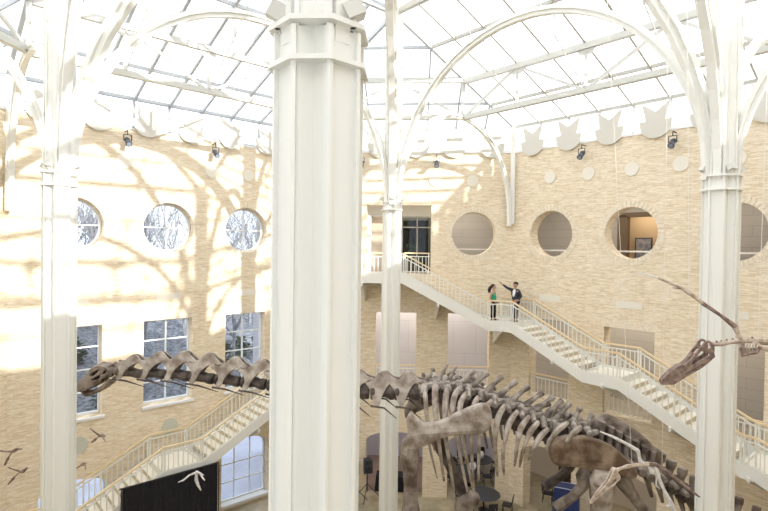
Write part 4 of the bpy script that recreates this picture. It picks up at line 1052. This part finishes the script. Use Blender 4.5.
def person(label, base, face, H, spec):
    T = thing('person', label, 'person', tuple(base))
    f = Vector((math.cos(face), math.sin(face), 0)); s = Vector((-f.y, f.x, 0)); u = Vector((0, 0, 1))
    def P(a, b, c): return base + (f * a + s * b + u * c) * H          # forward, left, up (in body heights)
    ar = spec['arms']
    rows = [('pel', None, P(0, 0, .52), .075 * H), ('wai', 'pel', P(0, 0, .61), .060 * H), ('che', 'wai', P(.005, 0, .73), .072 * H), ('nk0', 'che', P(0, 0, .815), .035 * H), ('nk1', 'nk0', P(.008, 0, .86), .030 * H), ('hd0', 'nk1', P(.015, 0, .90), .050 * H), ('hd1', 'hd0', P(.012, 0, .95), .056 * H), ('hd2', 'hd1', P(.006, 0, .985), .035 * H)]
    for sg, nm in ((1, 'L'), (-1, 'R')):
        (ex, ez, ey), (hx, hz, hy) = ar[nm]
        rows += [('sh' + nm, 'che', P(0, .10 * sg, .79), .034 * H), ('el' + nm, 'sh' + nm, P(ex, ey * sg, ez), .024 * H), ('wr' + nm, 'el' + nm, P(hx, hy * sg, hz), .015 * H)]
        hd = (P(hx, hy * sg, hz) - P(ex, ey * sg, ez)).normalized()
        rows += [('pa' + nm, 'wr' + nm, P(hx, hy * sg, hz) + hd * .045 * H, .017 * H)]
        sx, sz = spec['legs'][nm]
        rows += [('hp' + nm, 'pel', P(0, .052 * sg, .49), .055 * H), ('kn' + nm, 'hp' + nm, P(sx * .5 + .01, .055 * sg, .27), .036 * H), ('an' + nm, 'kn' + nm, P(sx, .055 * sg, .045), .024 * H), ('to' + nm, 'an' + nm, P(sx + .10, .06 * sg, .02), .020 * H)]
    SK = spec['skin']
    skin_mesh('body', *chain(rows), SK, T)
    for sg, nm in ((1, 'L'), (-1, 'R')):
        (ex, ez, ey), (hx, hz, hy) = ar[nm]
        w = P(hx, hy * sg, hz); hd = (w - P(ex, ey * sg, ez)).normalized(); sd = hd.cross(s).normalized(); h = MB()
        for k, ln in enumerate((.042, .048, .045, .036)):
            b = w + hd * .05 * H + sd * (.010 * (k - 1.5)) * H; h.tube([b, b + hd * ln * .5 * H, b + hd * ln * H - s * .006 * H], [.0055 * H, .005 * H, .004 * H], 6)
        b = w + hd * .025 * H + sd * .014 * H; h.tube([b, b + (hd + sd).normalized() * .035 * H], [.0065 * H, .005 * H], 6)
        h.build('fingers', SK, T)
    # face
    fc = MB(); fc.ell(P(.075, 0, .925), (.012 * H, .012 * H, .016 * H), 8, 6); fc.build('nose', SK, T)
    ey_ = MB()
    for sg in (1, -1): ey_.ell(P(.062, .02 * sg, .94), (.007 * H,) * 3, 8, 6)
    ey_.build('eyes', mat('eye_dark', (.03, .02, .02), .3), T)
    MB().ell(P(.064, 0, .902), (.006 * H, .014 * H, .004 * H), 8, 6).build('mouth', mat('lips', (.45, .15, .13), .5), T)
    er = MB()
    for sg in (1, -1): er.ell(P(.008, .056 * sg, .93), (.012 * H, .006 * H, .018 * H), 8, 6)
    er.build('ears', SK, T)
    # trousers
    rows = [('a', None, P(0, 0, .535), .080 * H)]
    for sg, nm in ((1, 'L'), (-1, 'R')):
        sx, sz = spec['legs'][nm]
        rows += [('h' + nm, 'a', P(0, .054 * sg, .48), .062 * H), ('k' + nm, 'h' + nm, P(sx * .5 + .01, .056 * sg, .27), .045 * H), ('n' + nm, 'k' + nm, P(sx, .056 * sg, .06), .033 * H)]
    skin_mesh('trousers', *chain(rows), spec['trousers'], T)
    sh = MB()
    for sg, nm in ((1, 'L'), (-1, 'R')): 
        sx, sz = spec['legs'][nm]; sh.ell(P(sx + .045, .058 * sg, .022), (.085 * H if abs(f.x) > .7 else .04 * H, .04 * H if abs(f.x) > .7 else .085 * H, .025 * H), 12, 6)
    sh.build('shoes', spec['shoes'], T)
    spec['top'](P, H, T, rows, skin_mesh, chain, ar)
    spec['hair'](P, H, T)
    return T
def top_woman(P, H, T, rows, sm, ch, ar):
    r = [('a', None, P(0, 0, .53), .100 * H), ('b', 'a', P(0, 0, .62), .088 * H), ('c', 'b', P(.006, 0, .725), .100 * H), ('d', 'c', P(0, .05, .81), .034 * H), ('e', 'c', P(0, -.05, .81), .034 * H)]
    sm('top', *ch(r), mat('green_blouse', (.03, .36, .20), .7), T)
def hair_woman(P, H, T):
    m = mat('dark_hair', (.03, .018, .014), .5); h = MB()
    h.ell(P(-.018, 0, .962), (.068 * H, .064 * H, .058 * H), 14, 10); h.build('hair', m, T)
    random.seed(3)
    l = MB()
    for k in range(16):
        y = -.045 + .09 * k / 15; j = random.uniform(-.02, .02)
        l.tube([P(-.03, y * .8, .98), P(-.085 + j, y, .93), P(-.12 + j, y * 1.1, .86), P(-.115 + j, y * 1.1, .78 + j)], [.02 * H, .026 * H, .024 * H, .008 * H], 6)
    l.build('long_curls', m, T)
def top_man(P, H, T, rows, sm, ch, ar):
    sm('shirt', *ch([('a', None, P(.008, 0, .56), .072 * H), ('b', 'a', P(.010, 0, .66), .072 * H), ('c', 'b', P(.016, 0, .76), .070 * H), ('d', 'c', P(.01, 0, .83), .040 * H)]), mat('white_shirt', (.8, .8, .8), .7), T)
    r = [('a', None, P(-.014, 0, .52), .108 * H), ('b', 'a', P(-.012, 0, .62), .096 * H), ('c', 'b', P(-.008, 0, .73), .108 * H), ('n', 'c', P(-.01, 0, .80), .052 * H)]
    for sg, nm in ((1, 'L'), (-1, 'R')):
        (ex, ez, ey), (hx, hz, hy) = ar[nm]
        r += [('s' + nm, 'c', P(0, .105 * sg, .79), .046 * H), ('e' + nm, 's' + nm, P(ex, ey * sg, ez), .034 * H), ('w' + nm, 'e' + nm, P(ex + (hx - ex) * .85, (ey + (hy - ey) * .85) * sg, ez + (hz - ez) * .85), .025 * H)]
    sm('jacket', *ch(r), mat('navy_jacket', (.03, .034, .05), .8), T)
def hair_man(P, H, T):
    m = mat('black_hair', (.015, .013, .013), .5)
    MB().ell(P(-.006, 0, .972), (.066 * H, .062 * H, .042 * H), 14, 10).ell(P(-.028, 0, .945), (.050 * H, .058 * H, .05 * H), 12, 8).build('hair', m, T)
SK1 = mat('skin_tan', (.50, .30, .20), .5); SK2 = mat('skin_brown', (.42, .25, .17), .5)
wb = at(493, 318, 12.35); wb.z = 9.1
mb_ = at(515, 318, 12.2); mb_.z = 9.1
person('woman in a sleeveless green top with long dark hair, standing on the corner landing', wb, -.55, 1.66,
       dict(skin=SK1, trousers=mat('black_trousers', (.02, .02, .022), .8), shoes=BLACK, top=top_woman, hair=hair_woman,
            arms={'L': ((-.02, .65, .13), (.05, .53, .13)), 'R': ((-.04, .65, .135), (.0, .52, .145))}, legs={'L': (.02, 0), 'R': (-.02, 0)}))
person('man in a dark jacket and white shirt pointing upward beside the woman', mb_, PI + .65, 1.80,
       dict(skin=SK2, trousers=mat('navy_trousers', (.03, .04, .085), .8), shoes=BLACK, top=top_man, hair=hair_man,
            arms={'R': ((.10, .845, .19), (.20, .94, .27)), 'L': ((-.05, .65, .15), (.05, .545, .12))}, legs={'L': (.03, 0), 'R': (-.03, 0)}))

# ------------------------------------------------------------------ ground floor furniture
def speaker(x, y, rz, label):
    b = Vector((x, y, ZG)); T = thing('loudspeaker_on_stand', label, 'loudspeaker', tuple(b), 'loudspeakers on stands')
    MB().tube([b + Vector((0, 0, .35)), b + Vector((0, 0, 1.3))], .025, 8).build('pole', BLACK, T)
    for k in range(3):
        a = rz + k * 2 * PI / 3; d = Vector((math.cos(a), math.sin(a), 0))
        MB().bar(b + Vector((0, 0, .75)), b + d * .65 + Vector((0, 0, .02)), .035, .03).build('leg', BLACK, T)
    R_ = Matrix.Rotation(rz, 3, 'Z'); c = b + Vector((0, 0, 1.62))
    prof = [(-.22, -.18), (.22, -.18), (.15, .2), (-.15, .2)]
    m = MB().plate(prof, [], -.33, .33, lambda X, Y, Z: tuple(c + R_ @ Vector((X, Y, Z))), .02, 1); m.build('cabinet', mat('speaker_cabinet', (.05, .055, .065), .5), T)
    MB().tube([c + R_ @ Vector((0, -.175, -.12)), c + R_ @ Vector((0, -.20, -.12))], .16, 16).build('woofer', BLACK, T)
    MB().obox(c + R_ @ Vector((0, -.185, .2)), R_ @ Vector((.14, 0, 0)), R_ @ Vector((0, .01, 0)), Vector((0, 0, .08))).build('horn', BLACK, T)
s1 = atz(367, 499, ZG); speaker(s1.x, s1.y, .35, 'black loudspeaker on a tripod stand right of the near column')
s2 = atz(356.5, 498, ZG); speaker(s2.x - .1, s2.y - .3, .2, 'black loudspeaker on a stand, half hidden behind the near column')
# reddish floor beyond the middle arch
struct(MB().box((-2.6, 13.9, ZG), (2.6, 18.2, ZG + .02)).build('floor', mat('reddish_floor', (.36, .25, .20), .5, col2=(.25, .18, .16), scale=.8)))
# black-draped tables
def draped(c, L, D, rz, label):
    T = thing('draped_table', label, 'table', (c[0], c[1], ZG), 'black-draped tables'); R_ = Matrix.Rotation(rz, 3, 'Z'); m = MB(); V = []; n = 40
    loop = []
    per = [(-L / 2, -D / 2), (L / 2, -D / 2), (L / 2, D / 2), (-L / 2, D / 2)]
    for i in range(4):
        a, b = per[i], per[(i + 1) % 4]
        for k in range(10): loop.append((a[0] + (b[0] - a[0]) * k / 10, a[1] + (b[1] - a[1]) * k / 10))
    for j, z in enumerate((.76, .4, .02)):
        for i, (x, y) in enumerate(loop):
            s = 1 + j * .03 * (1 if i % 2 else .2); p = R_ @ Vector((x * s, y * s, z)); V.append((c[0] + p.x, c[1] + p.y, ZG + z))
    F = [tuple(range(40))]
    for j in range(2):
        for i in range(40): F.append((j * 40 + i, j * 40 + (i + 1) % 40, (j + 1) * 40 + (i + 1) % 40, (j + 1) * 40 + i))
    F.append(tuple(range(80, 120))[::-1])
    m.add(V, F).build('tablecloth', CLOTHK, T)
draped((.1, 14.1), 2.0, .7, 0, 'long black-draped table behind the middle arch, left and right of the far column')
# banquet chairs
ch0 = thing('banquet_chair', 'x', 'chair', (0, 0, 0), 'black chairs around the tables')
MB().box((-.21, -.21, .43), (.21, .21, .48)).build('seat', BLACK, ch0)
MB().plate(rect(-.2, .55, .2, .92), [rect(-.13, .62, .13, .70)], -.015, .015, lambda x, y, z: (x, .22 + z + (y - .5) * .12, y), .008, 1).build('backrest', BLACK, ch0)
for x, y in ((-.19, -.19), (.19, -.19), (-.19, .2), (.19, .2)):
    o = MB().bar((x, y, .43), (x, y * 1.12, 0), .025); 
    if y > 0: o.bar((x, y, .43), (x, .27, .9), .025)
    o.build('leg', BLACK, ch0)
MB().bar((-.19, -.2, .2), (.19, -.2, .2), .02).bar((-.19, .2, .2), (.19, .2, .2), .02).build('stretcher', BLACK, ch0)
def round_table(c, label):
    T = thing('round_table', label, 'table', (c[0], c[1], ZG), 'round black tables')
    MB().lathe((c[0], c[1], ZG), [(.0, .72), (.74, .72), (.76, .735), (.74, .75), (.0, .75)], 28).build('tabletop', mat('dark_tabletop', (.05, .055, .06), .3), T)
    MB().lathe((c[0], c[1], ZG), [(.25, 0), (.22, .03), (.04, .06), (.04, .72)], 14).build('pedestal', BLACK, T)
def gp(x, y): p = atz(x, y, ZG); return (p.x, p.y)
tabs = [(5.0, 17.0), (4.2, 15.3), (3.3, 12.6), (4.9, 12.0)]
tabs = [(4.5, 16.4), (4.25, 12.4), (3.7, 14.9)]
tl_ = ['round black table deep behind the second arch', 'round black table just in front of the second arch', 'round black table inside the second arch']
nch = 0
used = False
wrds = ['back left', 'back right', 'front right', 'front left', 'left', 'right']
for ti, (x, y) in enumerate(tabs):
    round_table((x, y), tl_[ti])
    for k in range(6):
        a = k * PI / 3 + .3 + ti * .4; cx_, cy_ = x + 1.08 * math.cos(a), y + 1.08 * math.sin(a)
        if 13.0 < cy_ < 14.4: continue
        pos = ('right' if math.cos(a) > .3 else 'left' if math.cos(a) < -.3 else 'middle') + (' rear' if math.sin(a) > 0 else ' front')
        lab = 'black chair at the %s of the %s' % (pos, tl_[ti].replace('round black table ', 'table '))
        if not used: ch0.location = (cx_, cy_, ZG); ch0.rotation_euler = (0, 0, a - PI / 2); ch0['label'] = lab; used = True
        else: copy_tree(ch0, (cx_, cy_, ZG), a - PI / 2, lab)
for x, y, lb in ((521, 472, 'black chair standing alone inside the arch right of the wall corner'), (524, 478, 'black chair in front of the lone one inside the right corner arch')):
    p = Vector(W(1, -4.2 + (.75 if y > 475 else 0), -1.3 + (.35 if y > 475 else 0), ZG)); copy_tree(ch0, tuple(p), 1.2, lb)
for i, (x, y) in enumerate(((4.5, 16.4), (3.9, 14.9))):
    tag(MB().lathe((x + .1, y, ZG + .75), [(.05, 0), (.06, .02), (.16, .1), (.2, .24), (.15, .38), (.04, .44)], 18).build('glass_globe', mat('white_glass_globe', (.9, .92, .95), .1)), 'white glass globe on the round table %s the second arch' % ('deep behind' if i == 0 else 'inside'), 'globe', 'white globes on tables')  # plain white globe standing on the tabletop, not a lamp
# blue kiosk
kb = atz(567, 486, 2.55)
T = thing('information_kiosk', 'dark blue box-shaped kiosk with pale edges near the hip bones', 'kiosk', (kb.x, kb.y, ZG))
Rk = Matrix.Rotation(-.35, 3, 'Z')
c = Vector((kb.x, kb.y, (ZG + 2.55) / 2)); hx, hy, hz = Rk @ Vector((.5, 0, 0)), Rk @ Vector((0, .3, 0)), Vector((0, 0, (2.55 - ZG) / 2))
MB().obox(c, hx, hy, hz).build('body', mat('kiosk_blue', (.02, .035, .13), .35), T)
m = MB(); t = c + hz
for a, b in ((-1, -1), (1, -1), (1, 1), (-1, 1)): m.bar(t + hx * a + hy * b - Vector((0, 0, 0)), t + (hx * -b * 1.0 if False else hx * (a if a != b else -a)) + hy * (b if a == b else -b), .025)
m.build('edge_trim', mat('kiosk_trim', (.45, .5, .65), .4), T)
# dark doorway in the right arch
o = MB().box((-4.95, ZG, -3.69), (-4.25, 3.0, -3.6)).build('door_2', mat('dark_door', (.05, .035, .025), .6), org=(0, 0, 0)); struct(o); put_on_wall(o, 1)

# ------------------------------------------------------------------ outside the left windows
def out(t, d, z): return W(-1, t, -d, z)
PAVE = mat('terrace_paving', (.50, .51, .60), .8, var=.15, scale=.6)  # blue skylight on shaded ground put into the paving colour
struct(MB().add([out(-30, .6, ZG), out(30, .6, ZG), out(30, 10.5, ZG), out(-30, 10.5, ZG), out(-30, .6, -.3), out(30, .6, -.3), out(30, 10.5, -.3), out(-30, 10.5, -.3)],
                [(0, 1, 2, 3), (7, 6, 5, 4), (0, 4, 5, 1), (1, 5, 6, 2), (2, 6, 7, 3), (3, 7, 4, 0)]).build('terrace', PAVE))
random.seed(11)
m = MB(); V = []; F = []; nx_, ny_ = 60, 40
for j in range(ny_ + 1):
    for i in range(nx_ + 1):
        t = -45 + 90 * i / nx_; d = 8.8 + 45 * j / ny_
        z = ZG - .2 + max(0, (d - 10)) * .19 + random.uniform(-.15, .15) * min(1, j / 3)
        V.append(out(t, d, z))
for j in range(ny_):
    for i in range(nx_): F.append((j * (nx_ + 1) + i, j * (nx_ + 1) + i + 1, (j + 1) * (nx_ + 1) + i + 1, (j + 1) * (nx_ + 1) + i))
struct(m.add(V, F).build('wooded_slope', mat('leaf_litter', (.22, .225, .24), .9, col2=(.06, .065, .08), scale=3.5)))  # litter colour tinted bluish to imitate outdoor shade
BARK = mat('grey_bark', (.30, .29, .30), .9, var=.5, scale=3)
EV = mat('evergreen_leaf', (.035, .055, .03), .8, var=.4, scale=2)
def tree_mesh(seed, H):
    random.seed(seed); m = MB()
    def br(p, d, L, r, lv):
        q = p + d * L; m.tube([p, p.lerp(q, .5) + Vector((random.uniform(-.04, .04) * L, random.uniform(-.04, .04) * L, 0)), q], [r, r * .8, r * .55], 5)
        if lv == 0: return
        for k in range(4 if lv > 1 else 3):
            a = random.uniform(0, 2 * PI); sp = random.uniform(.35, .85)
            nd = (d + Vector((math.cos(a) * sp, math.sin(a) * sp, random.uniform(-.1, .35)))).normalized()
            br(p.lerp(q, random.uniform(.55, 1)), nd, L * random.uniform(.5, .75), r * .5, lv - 1)
    br(Vector((0, 0, 0)), Vector((random.uniform(-.06, .06), random.uniform(-.06, .06), 1)), H * .42, H * .014, 4)
    me = bpy.data.meshes.new('trunk'); me.from_pydata([tuple(v) for v in m.v], [], m.f); me.materials.append(BARK); return me
tm = [tree_mesh(20 + k, 10 + k) for k in range(4)]
random.seed(5)
for k in range(60):
    t = random.uniform(-26, 22); d = random.uniform(12, 40); p = out(t, d, ZG - .3 + (d - 10) * .19)
    o = bpy.data.objects.new('bare_tree', tm[k % 4]); COL.objects.link(o); o.location = p; o.rotation_euler = (0, 0, random.uniform(0, 6)); o.scale = (1.1, 1.1, random.uniform(1.1, 1.6))
    tag(o, 'bare winter tree on the wooded slope outside the left wall windows', 'tree', 'bare trees outside the left windows')
def bush_mesh(seed):
    random.seed(seed); m = MB()
    for k in range(260):
        a, h = random.uniform(0, 2 * PI), random.random(); r = (1 - abs(h - .4)) * random.uniform(.3, 1.5)
        R_ = Matrix.Rotation(random.uniform(0, 6), 3, 'Z') @ Matrix.Rotation(random.uniform(-1, 1), 3, 'X')
        m.ell((r * math.cos(a), r * math.sin(a), .1 + h * 2.4), (.22, .12, .05), 5, 3, R_)
    me = bpy.data.meshes.new('foliage'); me.from_pydata([tuple(v) for v in m.v], [], m.f); me.materials.append(EV); return me
bmm = [bush_mesh(40 + k) for k in range(2)]
random.seed(8)
for k in range(26):
    t = random.uniform(-22, 18); d = random.uniform(10.5, 30); p = out(t, d, ZG - .3 + max(0, d - 10) * .19)
    o = bpy.data.objects.new('evergreen_shrub', bmm[k % 2]); COL.objects.link(o); o.location = p; o.rotation_euler = (0, 0, random.uniform(0, 6)); sc_ = random.uniform(.7, 1.3); o.scale = (sc_, sc_, sc_)
    tag(o, 'dark evergreen shrub on the wooded slope outside the left wall windows', 'shrub', 'shrubs outside the left windows')

for o in list(bpy.data.objects):
    if '_org' in o: del o['_org']
